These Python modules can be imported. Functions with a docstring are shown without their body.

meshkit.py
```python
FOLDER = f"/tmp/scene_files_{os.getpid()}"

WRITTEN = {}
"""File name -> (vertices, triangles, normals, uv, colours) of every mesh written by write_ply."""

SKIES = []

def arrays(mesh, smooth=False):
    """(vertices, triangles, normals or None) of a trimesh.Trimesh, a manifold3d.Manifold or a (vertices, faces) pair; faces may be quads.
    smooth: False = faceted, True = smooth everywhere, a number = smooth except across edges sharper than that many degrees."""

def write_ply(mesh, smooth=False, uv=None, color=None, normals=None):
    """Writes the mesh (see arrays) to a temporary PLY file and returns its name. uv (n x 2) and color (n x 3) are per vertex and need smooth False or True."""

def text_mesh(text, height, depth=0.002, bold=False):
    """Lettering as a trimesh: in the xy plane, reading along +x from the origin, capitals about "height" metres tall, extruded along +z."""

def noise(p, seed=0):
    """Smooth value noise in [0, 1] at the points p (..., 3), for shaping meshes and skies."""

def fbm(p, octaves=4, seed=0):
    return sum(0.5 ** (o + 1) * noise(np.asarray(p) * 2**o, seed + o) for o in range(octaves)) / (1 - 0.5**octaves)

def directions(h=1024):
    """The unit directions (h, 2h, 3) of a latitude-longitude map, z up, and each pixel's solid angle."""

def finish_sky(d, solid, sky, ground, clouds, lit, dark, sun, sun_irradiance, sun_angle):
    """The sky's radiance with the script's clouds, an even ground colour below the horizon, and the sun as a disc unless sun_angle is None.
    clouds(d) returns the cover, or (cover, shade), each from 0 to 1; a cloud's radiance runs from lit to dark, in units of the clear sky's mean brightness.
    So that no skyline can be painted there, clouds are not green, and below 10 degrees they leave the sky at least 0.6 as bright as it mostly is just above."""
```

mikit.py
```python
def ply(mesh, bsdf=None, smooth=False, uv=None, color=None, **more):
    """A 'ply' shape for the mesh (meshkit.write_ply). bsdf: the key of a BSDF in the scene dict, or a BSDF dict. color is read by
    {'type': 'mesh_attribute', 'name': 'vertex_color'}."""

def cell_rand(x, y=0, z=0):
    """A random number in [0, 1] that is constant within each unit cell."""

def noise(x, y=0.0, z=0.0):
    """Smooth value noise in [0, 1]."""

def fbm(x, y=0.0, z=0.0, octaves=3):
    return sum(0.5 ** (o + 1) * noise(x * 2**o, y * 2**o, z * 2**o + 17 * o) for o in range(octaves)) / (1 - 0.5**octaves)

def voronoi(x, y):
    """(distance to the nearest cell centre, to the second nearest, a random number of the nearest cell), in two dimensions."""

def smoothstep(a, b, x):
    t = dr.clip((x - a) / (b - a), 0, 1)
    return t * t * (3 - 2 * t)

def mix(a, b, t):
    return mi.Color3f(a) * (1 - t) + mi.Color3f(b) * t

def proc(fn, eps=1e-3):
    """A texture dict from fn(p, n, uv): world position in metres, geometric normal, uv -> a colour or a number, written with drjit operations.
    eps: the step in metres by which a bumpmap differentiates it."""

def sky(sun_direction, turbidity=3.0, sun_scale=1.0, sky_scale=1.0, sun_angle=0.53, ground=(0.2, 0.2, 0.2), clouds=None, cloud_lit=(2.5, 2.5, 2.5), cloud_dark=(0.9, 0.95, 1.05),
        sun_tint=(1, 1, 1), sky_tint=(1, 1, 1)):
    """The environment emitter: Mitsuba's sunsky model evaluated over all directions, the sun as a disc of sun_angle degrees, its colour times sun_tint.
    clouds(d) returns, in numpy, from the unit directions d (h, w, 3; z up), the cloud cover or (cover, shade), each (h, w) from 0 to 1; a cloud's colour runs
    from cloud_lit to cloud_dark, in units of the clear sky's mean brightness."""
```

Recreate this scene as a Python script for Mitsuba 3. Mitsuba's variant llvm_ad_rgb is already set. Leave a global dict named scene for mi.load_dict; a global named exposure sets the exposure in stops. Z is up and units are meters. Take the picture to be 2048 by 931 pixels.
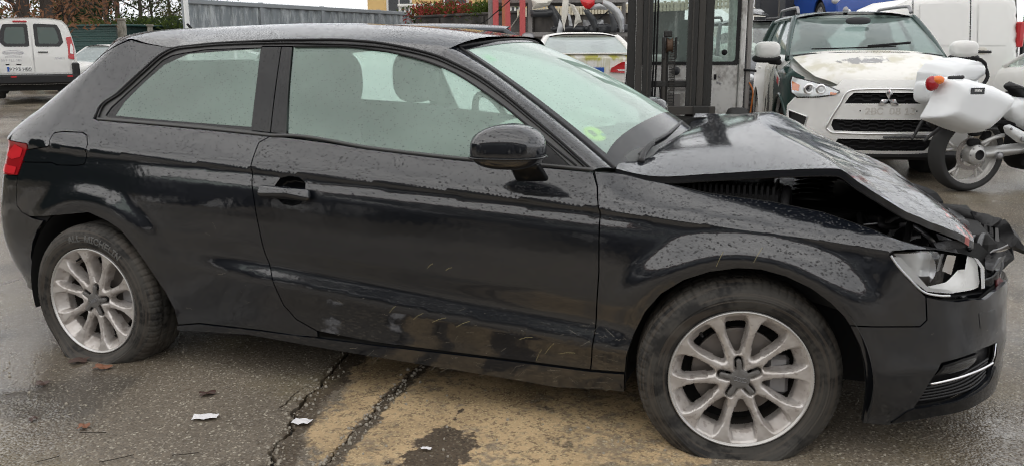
# A crashed black hatchback in a wet scrapyard.  World: x along the car (front axle at 0, forward +), y into the yard, z up, metres.
import math, random
import numpy as np, trimesh, shapely
import drjit as dr
import mitsuba as mi
import mikit
import meshkit
from mikit import proc, noise, fbm, voronoi, cell_rand, smoothstep, mix
from scipy.interpolate import PchipInterpolator, CubicSpline
from scipy.spatial import Delaunay
from shapely.geometry import Polygon, LineString, Point, MultiPolygon
import manifold3d as m3
T = mi.ScalarTransform4f
rng = np.random.default_rng(7)
random.seed(7)
scene, labels = {'type': 'scene'}, {}

# ---------------------------------------------------------------- camera, sky, exposure
CAM = np.array([.254, -2.6415, 1.2446]); YAW, PIT, ROL, FPX = -.3638, .2085, -.004, 1750.0
_f = np.array([math.sin(YAW)*math.cos(PIT), math.cos(YAW)*math.cos(PIT), -math.sin(PIT)])
_r = np.array([math.cos(YAW), -math.sin(YAW), 0.]); _u0 = np.cross(_r, _f)
_up = _u0*math.cos(ROL) - _r*math.sin(ROL)
scene['camera'] = {'type': 'perspective', 'fov': 2*math.degrees(math.atan(1024/FPX)), 'fov_axis': 'x', 'near_clip': .05, 'far_clip': 3000.,
    'principal_point_offset_x': 0.0, 'principal_point_offset_y': (460.9-465.5)/931,
    'to_world': T().look_at(origin=CAM.tolist(), target=(CAM+_f).tolist(), up=_up.tolist())}
def clouds(d):
    n = meshkit.fbm(d*np.array([3., 3., 7.]) + 5.0, 4, seed=3)
    return np.ones(d.shape[:2]), np.clip((n-.36)*1.9, 0, 1)
scene['sky'] = mikit.sky((-.3, -.55, .78), turbidity=3, sun_scale=.1, sun_angle=150, clouds=clouds, cloud_lit=(2.3, 2.31, 2.33), cloud_dark=(1.12, 1.18, 1.28), ground=(.12, .12, .12))
exposure = 2.75

# ---------------------------------------------------------------- helpers
def mat(key, d, two=True):
    scene[key] = {'type': 'twosided', 'bsdf': d} if two else d
    return key
def rgb(*c): return {'type': 'rgb', 'value': list(map(float, c if len(c) == 3 else c*3))}
def princ(key, col, rough=.5, metal=0., spec=.5, coat=0., coat_gloss=.9, bump=None, scale=1.0, **k):
    b = {'type': 'principled', 'base_color': col if isinstance(col, dict) else rgb(*col), 'roughness': rough, 'metallic': metal, 'specular': spec, **k}
    if coat: b.update(clearcoat=coat, clearcoat_gloss=coat_gloss)
    if bump is not None: b = {'type': 'bumpmap', 'arbitrary': bump, 'scale': scale, 'bsdf': b}
    return mat(key, b)
_count = {}
def key_of(name):
    """the key, numbered when it is taken"""
    n = _count.get(name, 0); _count[name] = n+1
    return name if n == 0 else f'{name}_{n:03d}'
def lab(key, label=None, cat=None, group=None, kind=None):
    d = labels.setdefault(key, {})
    if label: d['label'] = label
    if cat: d['category'] = cat
    if group: d['group'] = group
    if kind: d['kind'] = kind
    return key
def thing(name, label, cat, group=None): return lab(key_of(name), label, cat, group)
def add(name, mesh, m, parent=None, smooth=30, to_world=None):
    k = key_of((parent+'__' if parent else '')+name)
    if isinstance(mesh, list): mesh = trimesh.util.concatenate(mesh)
    sh = mikit.ply(mesh, m, smooth=smooth)
    if to_world is not None: sh['to_world'] = to_world
    scene[k] = sh
    return k
def TM(v, f): return trimesh.Trimesh(np.asarray(v, float), np.asarray(f), process=False)
def mirror(m, c=.87):
    v = np.array(m.vertices); v[:, 1] = 2*c-v[:, 1]
    return TM(v, np.array(m.faces)[:, ::-1])
def box(x0, x1, y0, y1, z0, z1, ch=0.):
    """axis box with chamfered edges"""
    if ch <= 0:
        b = trimesh.creation.box((x1-x0, y1-y0, z1-z0)); b.apply_translation(((x0+x1)/2, (y0+y1)/2, (z0+z1)/2)); return b
    p = []
    for a in (x0, x1):
        for b in (y0, y1):
            for c in (z0, z1):
                sx, sy, sz = (ch if a == x0 else -ch), (ch if b == y0 else -ch), (ch if c == z0 else -ch)
                p += [(a+sx, b+sy, c), (a+sx, b, c+sz), (a, b+sy, c+sz)]
    return trimesh.convex.convex_hull(np.array(p))
def grid_mesh(P, flip=False, close_u=False):
    """quads of a grid of points (n, m, 3)"""
    n, m = P.shape[:2]; i, j = np.meshgrid(np.arange(n if close_u else n-1), np.arange(m-1), indexing='ij')
    a, b = i*m+j, i*m+j+1; c, d = ((i+1) % n)*m+j+1, ((i+1) % n)*m+j
    f = np.concatenate([np.stack([a, b, c], -1).reshape(-1, 3), np.stack([a, c, d], -1).reshape(-1, 3)])
    return TM(P.reshape(-1, 3), f[:, ::-1] if flip else f)
def tube(pts, r, sides=10, cap=True):
    p = np.asarray(pts, float); n = len(p)
    t = np.gradient(p, axis=0); t /= np.linalg.norm(t, axis=1, keepdims=True)+1e-12
    a = np.cross(t, [0, 0, 1.]); bad = np.linalg.norm(a, axis=1) < .05
    if bad.any(): a = np.cross(t, [.94, .34, .1])
    a /= np.linalg.norm(a, axis=1, keepdims=True); b = np.cross(t, a)
    ang = np.arange(sides)*2*np.pi/sides; r = np.broadcast_to(r, (n,))[:, None, None]
    P = p[:, None]+r*(np.cos(ang)[None, :, None]*a[:, None]+np.sin(ang)[None, :, None]*b[:, None])
    m = grid_mesh(P.transpose(1, 0, 2), close_u=True)
    v, f = list(m.vertices), list(m.faces)
    if cap:
        for e, s in ((0, 1), (n-1, -1)):
            v.append(p[e]); c = len(v)-1
            for k in range(sides):
                q = [c, k*n+e, ((k+1) % sides)*n+e]; f.append(q if s > 0 else q[::-1])
    m = TM(v, f)
    m.fix_normals() if n < 4 else None
    return m
def smooth_line(pts, n=40):
    p = np.asarray(pts, float); d = np.concatenate([[0], np.cumsum(np.linalg.norm(np.diff(p, axis=0), axis=1))])
    return PchipInterpolator(d, p)(np.linspace(0, d[-1], n))
def revolve(prof, n=64, axis='y'):
    """profile rows (radius, offset along the axis)"""
    pr = np.asarray(prof, float); a = np.arange(n)*2*np.pi/n
    P = np.stack([pr[None, :, 0]*np.cos(a)[:, None], np.broadcast_to(pr[None, :, 1], (n, len(pr))), pr[None, :, 0]*np.sin(a)[:, None]], -1)
    m = grid_mesh(P, close_u=True)
    return m
def poly_mesh(poly, step=.02, feats=(), pad=.45):
    """2-D triangulation of a shapely polygon: boundary points, a staggered grid inside, and the given lines of points"""
    poly = shapely.segmentize(poly, step*.8)
    rings = [np.array(poly.exterior.coords)[:-1]]+[np.array(r.coords)[:-1] for r in poly.interiors]
    x0, y0, x1, y1 = poly.bounds
    gx, gy = np.meshgrid(np.arange(x0, x1, step), np.arange(y0, y1, step*.87)); gx = gx+(np.arange(gx.shape[0])[:, None] % 2)*step/2
    g = np.stack([gx.ravel(), gy.ravel()], 1)
    inner = poly.buffer(-step*pad)
    g = g[shapely.contains_xy(inner, g[:, 0], g[:, 1])]
    for ft in feats:
        ft = np.asarray(ft); k = shapely.contains_xy(inner, ft[:, 0], ft[:, 1])
        if k.any():
            fk = ft[k]; from_line = LineString(ft) if len(ft) > 1 else None
            d = shapely.distance(from_line, shapely.points(g)); g = g[d > step*.35]
            g = np.vstack([g, fk])
    pts = np.vstack(rings+[g])
    tri = Delaunay(pts).simplices
    c = pts[tri].mean(1); tri = tri[shapely.contains_xy(poly.buffer(1e-6), c[:, 0], c[:, 1])]
    a = pts[tri]; area = (a[:, 1, 0]-a[:, 0, 0])*(a[:, 2, 1]-a[:, 0, 1])-(a[:, 1, 1]-a[:, 0, 1])*(a[:, 2, 0]-a[:, 0, 0])
    tri = tri[abs(area) > 1e-10]; area = area[abs(area) > 1e-10]
    tri[area < 0] = tri[area < 0][:, ::-1]
    loops, at = [], 0
    for r in rings: loops.append(np.arange(at, at+len(r))); at += len(r)
    return pts, tri, loops
def plate(poly, th, step=.05, bevel=0.):
    """flat plate of a polygon in xy, from z = 0 up to th, bevelled top edge"""
    pts, tri, loops = poly_mesh(poly, step)
    if bevel > 0:
        d = shapely.distance(poly.boundary, shapely.points(pts)); h = th-bevel+np.minimum(d, bevel)
    else: h = np.full(len(pts), th)
    n = len(pts); v = [np.column_stack([pts, h])]; f = [tri]
    v.append(np.column_stack([pts, np.zeros(n)])); f.append(tri[:, ::-1]+n)
    for lp in loops:
        a, b = lp, np.roll(lp, -1); f += [np.stack([a, a+n, b+n], 1), np.stack([a, b+n, b], 1)]
    m = TM(np.vstack(v), np.vstack(f)); m.fix_normals(); return m
def rounded(pts, r=.01): return Polygon(pts).buffer(-r).buffer(2*r).buffer(-r)
def text_on(text, height, origin, xdir, zdir, depth=.002, bold=False):
    m = meshkit.text_mesh(text, height, depth, bold)
    x = np.array(xdir, float); x /= np.linalg.norm(x); z = np.array(zdir, float); z /= np.linalg.norm(z); n = np.cross(x, z)
    v = np.array(m.vertices); w = v[:, 0].max()
    V = np.array(origin)+np.outer(v[:, 0]-w/2, x)+np.outer(v[:, 1], z)+np.outer(v[:, 2], n)
    return TM(V, m.faces)
def superell(c, r, e=3., n=24, squash=None):
    """rounded-box solid"""
    s = trimesh.creation.icosphere(3); v = np.array(s.vertices)
    k = (np.abs(v)**e).sum(1)**(1/e); v = v/k[:, None]*np.array(r)
    if squash is not None: v = squash(v)
    return TM(v+np.array(c), s.faces)
def hull_spheres(items):
    """convex hull of spheres (x, y, z, r)"""
    s = trimesh.creation.icosphere(2)
    return trimesh.convex.convex_hull(np.vstack([np.array(s.vertices)*q[3]+np.array(q[:3]) for q in items]))

# ---------------------------------------------------------------- materials
def drops(p, n, uv):
    """beads of rain: domes of water about 3 mm wide on faces flat enough to hold them"""
    h = mi.Float(0)
    for k, (size, r0) in enumerate(((.0100, .25), (.018, .18), (.036, .11))):
        x, y = p.x/size+7.3*k, (p.y+p.z)/size
        d, _, c = voronoi(x, y)
        r = r0*(.30+1.0*dr.square(cell_rand(c*9973.0, k, 3)))
        flat = smoothstep(.10, .30, n.z)
        on = dr.select(cell_rand(c*7919.0, k, 8) < (.60-.17*k)*flat*(.35+.9*fbm(p.x*6, (p.y+p.z)*6, 2)), 1.0, 0.0)
        t = dr.clip(1-dr.square(d/r), 0, 1)
        h = dr.maximum(h, on*dr.sqrt(t+1e-4)*size*r*.75)
    return h
DROPS = proc(drops, eps=6e-4)
princ('paint_black', (.0030, .0044, .0075), .06, 0, 1.0, coat=1., coat_gloss=.99, bump=DROPS, scale=1.0)
def dusty(p, n, uv):
    g = fbm(p.x*9, p.y*9, p.z*22)
    f = smoothstep(.60, .78, noise(p.x*60, p.y*20, p.z*160))*smoothstep(.45, .7, noise(p.x*3.1, 1, p.z*7))*smoothstep(.45, .22, p.z)
    return mix((.0030, .0044, .0072), (.085, .075, .06), .02*g+.22*f)
princ('paint_dirty', proc(dusty), .08, 0, .95, coat=.8, coat_gloss=.98, bump=DROPS, scale=1.0)
princ('black_plastic', (.012, .012, .013), .42, 0, .4, bump=DROPS, scale=.6)
princ('black_matte', (.010, .010, .011), .75, 0, .25)
princ('rubber_seal', (.013, .013, .014), .6, 0, .35)
princ('gloss_black', (.005, .0055, .0065), .10, 0, .5, bump=DROPS, scale=.5)
princ('trim_grey', (.075, .075, .075), .38, .3, .5)
princ('chrome', (.82, .82, .83), .12, 1.)
princ('steel_grey', (.30, .30, .31), .45, .8)
princ('white_plastic', (.72, .73, .72), .35, 0, .5)
princ('seat_cloth', (.045, .047, .05), .85)
princ('interior_grey', (.10, .105, .105), .8)
princ('bag_white', (.75, .77, .74), .85)
princ('red_lens', (.32, .004, .010), .12, 0, .5, coat=1.)
princ('red_lens_bright', (.62, .02, .03), .12, 0, .5, coat=1.)
princ('orange_lens', (.72, .16, .01), .12, 0, .5, coat=1.)
princ('dark_liner', (.014, .014, .014), .9)
princ('copper_orange', (.42, .12, .02), .6)
def glass(key, tint, fog, fogcol=(.80, .86, .83), spec=(1, 1, 1)):
    """a pane of tinted glass, part of it misted over with condensation; fog is a number or a pattern"""
    scene[key] = {'type': 'blendbsdf', 'weight': fog if isinstance(fog, dict) else float(fog),
        'a': {'type': 'thindielectric', 'int_ior': 1.5, 'specular_transmittance': rgb(*tint), 'specular_reflectance': rgb(*spec)},
        'b': {'type': 'principledthin', 'base_color': rgb(*fogcol), 'roughness': .5, 'diff_trans': .6, 'spec_trans': 0., 'eta': 1.5}}
    return key
def mist(lo, hi, seed):
    def fn(p, n, uv):
        a = fbm(p.x*2.2+seed, p.y*2.2, p.z*2.6)
        dp, _, c = voronoi(p.x/.013+seed, (p.y+p.z)/.013)
        bead = dr.select((dp < .22*(.4+.8*cell_rand(c*991.0, 2, seed))) & (cell_rand(c*733.0, 1, seed) < .45), -.16, 0.0)
        return dr.clip(lo+(hi-lo)*smoothstep(.3, .7, a)+bead, 0, 1)
    return proc(fn)
glass('glass_side', (.80, .93, .87), mist(.22, .35, 3), (.76, 1.0, .88))
glass('glass_screen', (.70, .84, .77), mist(.34, .56, 11), (.68, .88, .78))
glass('glass_clear', (.78, .85, .82), .10)
scene['glass_far'] = {'type': 'blendbsdf', 'weight': .72, 'a': {'type': 'thindielectric', 'specular_transmittance': rgb(.86, .97, .92)}, 'b': {'type': 'principledthin', 'base_color': rgb(.84, 1.0, .93), 'roughness': .5, 'diff_trans': 1.5, 'spec_trans': 0., 'eta': 1.5}}
glass('glass_dull', (.55, .64, .62), .5, (.40, .47, .46))
scene['lens_clear'] = {'type': 'thindielectric', 'int_ior': 1.5, 'specular_transmittance': rgb(.93, .94, .94)}

# ---------------------------------------------------------------- the yard: wet asphalt, an old concrete strip, cracks
def in_poly(x, y, pts, soft, wob=0.):
    """soft inside test of a convex-ish outline given as half-planes around its centre (a stain's outline, broken up by noise)"""
    c = np.mean(pts, 0); f = mi.Float(1)
    for a, b in zip(pts, pts[1:]+pts[:1]):
        d = np.subtract(b, a); n = np.array([d[1], -d[0]])/np.hypot(*d)
        if np.dot(n, c-np.array(a)) < 0: n = -n
        f = dr.minimum(f, ((x-a[0])*float(n[0])+(y-a[1])*float(n[1])+wob)/soft)
    return dr.clip(f, 0, 1)
TAN1 = [(-1.66, .62), (-1.45, -.10), (-1.22, -.72), (-1.05, -1.1), (-.10, -.75), (-.12, .10), (-.35, .75), (-1.0, .80)]
PATCH = [(-1.13, -.62), (-1.09, -.10), (-1.03, .03), (-.92, .12), (-.94, -.06), (-.86, -.20), (-.80, -.30), (-.82, -.62)]
def near_line(x, y, pts, w):
    """1 on a broken line of points, fading over w"""
    d = mi.Float(9)
    for a, b in zip(pts[:-1], pts[1:]):
        e = np.subtract(b, a); l2 = float(e @ e); t = dr.clip(((x-a[0])*float(e[0])+(y-a[1])*float(e[1]))/l2, 0, 1)
        d = dr.minimum(d, dr.sqrt(dr.square(x-a[0]-t*float(e[0]))+dr.square(y-a[1]-t*float(e[1]))))
    return dr.clip(1-d/w, 0, 1)
BAND1 = [(-1.69, .9), (-1.575, .235), (-1.51, .03), (-1.49, -.12), (-1.41, -.32), (-1.33, -.50), (-1.10, -1.1)]
BAND2 = [(-1.32, .8), (-1.261, .226), (-1.243, 0), (-1.205, -.20), (-1.17, -.45), (-1.08, -1.1)]
def ground_masks(p):
    w1 = fbm(p.x*3.2, p.y*3.2, 1, 4)-.5; w2 = fbm(p.x*17, p.y*17, 5, 3)-.5; w3 = fbm(p.x*75, p.y*75, 8, 2)-.5
    tan = in_poly(p.x, p.y, TAN1, .16, .38*w1+.16*w2+.10*w3)
    tan = smoothstep(.15, .6, tan)
    pits = smoothstep(.47, .64, fbm(p.x*6+3, p.y*4.5, 9, 4)*.62+noise(p.x*31, p.y*31, 3)*.16+fbm(p.x*80, p.y*80, 4, 2)*.22)
    patch = smoothstep(.1, .5, in_poly(p.x, p.y, PATCH, .05, .13*w1+.12*w2+.04*w3+.01))
    band = dr.maximum(smoothstep(.2, .55, near_line(p.x, p.y, BAND1, .075)+.9*w2+.5*w3), smoothstep(.2, .55, near_line(p.x, p.y, BAND2, .045)+.7*w2+.5*w3))
    return tan*(1-.72*pits)*(1-patch)*(1-band), dr.maximum(patch, .75*band)
def wetness(p):
    a = fbm(p.x*.55+11, p.y*.55, 2, 4); b = fbm(p.x*4, p.y*4, 4, 3)
    far = smoothstep(-1.9, -2.7, p.x+.35*p.y+.5*(b-.5))+smoothstep(.15, .9, p.x-.1*p.y+.5*(b-.5))+smoothstep(1.8, 2.6, p.y)
    return dr.clip(.30+1.1*(a-.42)*2+.50*dr.clip(far, 0, 1)+.55*(b-.5), 0, 1)
def ground_col(p, n, uv):
    tan, patch = ground_masks(p); wet = wetness(p)
    d1, d2, c = voronoi(p.x/.0085, p.y/.0085); e1, e2, c2 = voronoi(p.x/.017+9, p.y/.017)
    g = fbm(p.x*120, p.y*120, 3, 2); m = fbm(p.x*1.3, p.y*1.3, 7, 4); m2 = fbm(p.x*6, p.y*6, 12, 3)
    base = mix((.098, .080, .060), (.255, .213, .160), .45*m+.25*m2+.3*smoothstep(.25, .75, g))
    base = mix(base, (.20, .165, .095), .5*smoothstep(.55, .75, fbm(p.x*1.9+8, p.y*2.3, 5, 4)))
    base = mix(base, (.055, .050, .044), smoothstep(.55, .72, fbm(p.x*2.1+4, p.y*2.1, 3, 4))*.6)
    r1 = cell_rand(c*8111.0, 2, 2); r2 = cell_rand(c2*8111.0, 2, 2)
    base = mix(base, mix((.045, .040, .035), (.50, .46, .38), r1*r1), dr.select((d1 < .42) & (cell_rand(c*5557.0, 1, 1) < .55), .55, 0.0))
    base = mix(base, mix((.16, .14, .11), (.58, .54, .44), r2), dr.select((e1 < .26) & (cell_rand(c2*3313.0, 1, 2) < .22), .7, 0.0))
    tc = mix((.54, .39, .22), (.33, .235, .13), smoothstep(.3, .7, fbm(p.x*5, p.y*5, 2, 4))); tc = mix(tc, (.15, .11, .065), .75*smoothstep(.46, .72, .6*g+.4*fbm(p.x*40, p.y*40, 6, 2)))
    tc = mix(tc, (.60, .48, .28), dr.select((d1 < .4) & (cell_rand(c*5557.0, 1, 1) < .3), .6, 0.0))
    col = mix(base, tc, tan*.95); col = mix(col, col*mi.Color3f(.46, .41, .36), patch)
    return col*(1-.36*wet)
def ground_rough(p, n, uv):
    wet = wetness(p); tan, patch = ground_masks(p); w = dr.clip(wet+.25*patch-.35*tan, 0, 1)
    return dr.clip(.58-.48*smoothstep(.30, .80, w), .09, .8)
def ground_bump(p, n, uv):
    d1, d2, c = voronoi(p.x/.0085, p.y/.0085); e1, e2, c2 = voronoi(p.x/.017+9, p.y/.017)
    w = smoothstep(.60, .98, wetness(p))
    return (.0036*(1-d1)*(.3+cell_rand(c*5557.0, 1, 1))+.003*(1-e1)*cell_rand(c2*57.0, 1, 1)+.005*fbm(p.x*14, p.y*14, 1, 3)+.02*fbm(p.x*2.2, p.y*2.2, 3, 2))*(1-.72*w)
mat('ground_wet', {'type': 'bumpmap', 'arbitrary': proc(ground_bump, eps=2e-3), 'scale': 1.0, 'bsdf': {'type': 'principled', 'base_color': proc(ground_col), 'roughness': proc(ground_rough), 'specular': .55}})
def soil_col(p, n, uv):
    d1, d2, c = voronoi(p.x/.009, p.y/.009)
    return mix((.018, .016, .014), (.13, .12, .10), dr.select((d1 < .4) & (cell_rand(c*557.0, 1, 1) < .35), 1.0, 0.0)*cell_rand(c*91.0, 2, 1))
princ('soil', proc(soil_col), .6)
CR1 = [(-1.72, .9), (-1.652, .422), (-1.604, .235), (-1.576, .11), (-1.545, .027), (-1.544, -.067), (-1.507, -.129), (-1.492, -.219), (-1.464, -.254), (-1.446, -.322), (-1.405, -.383), (-1.39, -.457), (-1.348, -.536), (-1.31, -.615), (-1.25, -.8), (-1.15, -1.1)]
CR2 = [(-1.35, .8), (-1.277, .337), (-1.261, .226), (-1.247, .11), (-1.24, -.008), (-1.211, -.16), (-1.202, -.245), (-1.186, -.382), (-1.161, -.538), (-1.13, -.8), (-1.1, -1.1)]
def jag(line_, w0, seed, step=.012):
    q = np.random.default_rng(seed); p = np.array(shapely.segmentize(LineString(line_), step).coords); t = np.gradient(p, axis=0); nn = np.column_stack([t[:, 1], -t[:, 0]])/np.linalg.norm(t, axis=1)[:, None]
    z3 = np.column_stack([p*14, np.full(len(p), seed)]); k = (meshkit.fbm(z3, 4, seed)-.5)*.05
    wd = w0*(.35+1.5*meshkit.fbm(z3*1.7+50, 3, seed))[:, None]
    r = q.normal(0, .0025, (2, len(p), 1)); a = p+nn*(k[:, None]+wd/2+r[0]); b = p+nn*(k[:, None]-wd/2+r[1])
    return Polygon(np.vstack([a, b[::-1]])).buffer(0)
cracks = shapely.union_all([jag(CR1, .013, 3), jag([(x-.012, y) for x, y in CR2], .006, 5), jag([(-1.46, -.25), (-1.56, -.20), (-1.60, -.05), (-1.57, .11)], .004, 9)])
near = Polygon([(-4, -1.3), (3, -1.3), (3, 1.0), (-4, 1.0)])
flat = near.difference(cracks)
pieces = sorted(getattr(flat, 'geoms', [flat]), key=lambda g: -g.area)
def slab(poly, name, label=None):
    poly = shapely.segmentize(poly, .35); pts, tri, lps = poly_mesh(poly, .4)
    vs = [np.column_stack([pts, 0*pts[:, 0]])]; f = [tri]; n = len(pts)
    vs.append(vs[0]-[0, 0, .03])
    for lp in lps: b = np.roll(lp, -1); f += [np.stack([lp, lp+n, b+n], 1), np.stack([lp, b+n, b], 1)]
    m = TM(np.vstack(vs), np.vstack(f)); k = add(name, m, 'ground_wet', None, False); lab(k, kind='structure'); return k
for g in pieces: slab(g, 'pavement')
far_ = Polygon([(-900, -400), (900, -400), (900, 1500), (-900, 1500)]).difference(near)
q = np.array(far_.exterior.coords)
def quad(a, b, c, d): return TM([(*a, 0), (*b, 0), (*c, 0), (*d, 0)], [[0, 1, 2], [0, 2, 3]])
A_, B_0, C_, D_ = (-900, -400), (900, -400), (900, 1500), (-900, 1500); a_, b_, c_, d_ = (-4, -1.3), (3, -1.3), (3, 1.0), (-4, 1.0)
lab(add('yard_ground', [quad(A_, B_0, b_, a_), quad(B_0, C_, c_, b_), quad(C_, D_, d_, c_), quad(D_, A_, a_, d_)], 'ground_wet', None, False), kind='structure')
lab(add('crack_soil', box(-2.2, -.8, -1.3, 1.0, -.06, -.022), 'soil', None, False), kind='structure')

# ---------------------------------------------------------------- the crashed hatchback: shape of its side
def PW(xs, ys):
    f = PchipInterpolator(xs, ys)
    return lambda x: f(np.clip(x, xs[0], xs[-1]))
PLAN=np.array([(.80,.87),(.79,.72),(.782,.58),(.758,.45),(.70,.31),(.62,.20),(.52,.122),(.40,.065),(.25,.03),(.0,.006),(-.5,.0),(-1.2,-.002),(-1.8,0),(-2.3,.006),(-2.6,.018),(-2.85,.045),(-3.05,.095),(-3.17,.155),(-3.25,.235),(-3.31,.36),(-3.345,.55),(-3.365,.87)])
_c=np.concatenate([[0],np.cumsum(np.linalg.norm(np.diff(PLAN,axis=0),axis=1))])
_s=CubicSpline(_c,PLAN); _t=np.linspace(0,_c[-1],4000); _p=_s(_t)
_l=np.concatenate([[0],np.cumsum(np.linalg.norm(np.diff(_p,axis=0),axis=1))])
U0=np.interp(0,-_p[:,0],_l)                     # arc length where x = 0
_u=_l-U0
_tan=np.gradient(_p,_u,axis=0); _tan/=np.linalg.norm(_tan,axis=1,keepdims=True)
_nin=np.stack([_tan[:,1],-_tan[:,0]],1)         # pointing into the car
UMIN,UMAX=_u[0],_u[-1]
# heights along the side (u ~ -x): shoulder line, belt / fender top edge, lower crease
T_=PW([-.9,-.55,-.40,-.27,-.09,.09,.29,.46,.82,1.15,1.52,1.80,2.20,2.60,2.90,3.3],[.62,.655,.677,.695,.715,.728,.743,.756,.778,.795,.812,.825,.843,.856,.866,.875])
B_=PW([-.9,-.60,-.45,-.36,-.2,-.05,.14,.34,.51,.94,1.32,1.74,2.5,3.0,3.4],[.64,.668,.700,.725,.760,.783,.803,.832,.857,.877,.903,.932,.980,1.0,1.0])
OB_=PW([-.9,-.5,-.3,0,.3,.55,1.0,3.0,3.4],[.02,.04,.10,.12,.12,.085,.085,.07,.06])
L_=PW([.3,.5,1.0,1.4,1.75,2.2],[.285,.300,.335,.370,.400,.43])
LW_=PW([.15,.50,1.7,2.1],[0.,1,1,.25])
SEC=PW([0,.012,.045,.12,.2,.45,.65,.82,.97,1.0],[0,.006,.0095,.001,-.004,-.008,-.006,.003,-.010,-.0115])
SEC0=PW([0,.012,.05,.2,.45,.65,.82,.97,1.0],[0,.006,.0078,.001,-.008,-.008,-.006,-.002,-.001])
SECB=PW([0,.12,.6,1.,1.6],[-.0115,-.007,.010,.016,.03])
SECB0=PW([0,.12,.6,1.,1.6],[-.001,.0,.006,.014,.03])
SHR=PW([0,.228,.312,.40,.496,.60,.687,.80,.875,.95,1.0,1.1,1.2,1.3],[0,-.02,-.07,-.095,-.10,-.075,-.05,-.015,0,.06,.115,.215,.31,.38])  # rear corner moves with height
SHF=PW([0,.126,.216,.255,.344,.477,.545,.7,.9],[.03,.055,.045,.033,.022,.012,.008,0,-.02])
AR=[(0.0,.24,.362),(2.60,.245,.370)]           # arch u, z, radius
def sst(a,b,x):
    t=np.clip((x-a)/(b-a),0,1); return t*t*(3-2*t)
def flare(u,z):
    o=0
    for k,(a,c,R) in enumerate(AR):
        r=np.hypot(u-a,z-c); m=.25*sst(.12,.30,z)+.75*sst(.38,.60,z)
        amp=.021 if k==0 else .013
        o=o-amp*sst(R+.13,R+.03,r)*(1-.35*sst(R+.02,R-.0,r))*m
    return o
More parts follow.
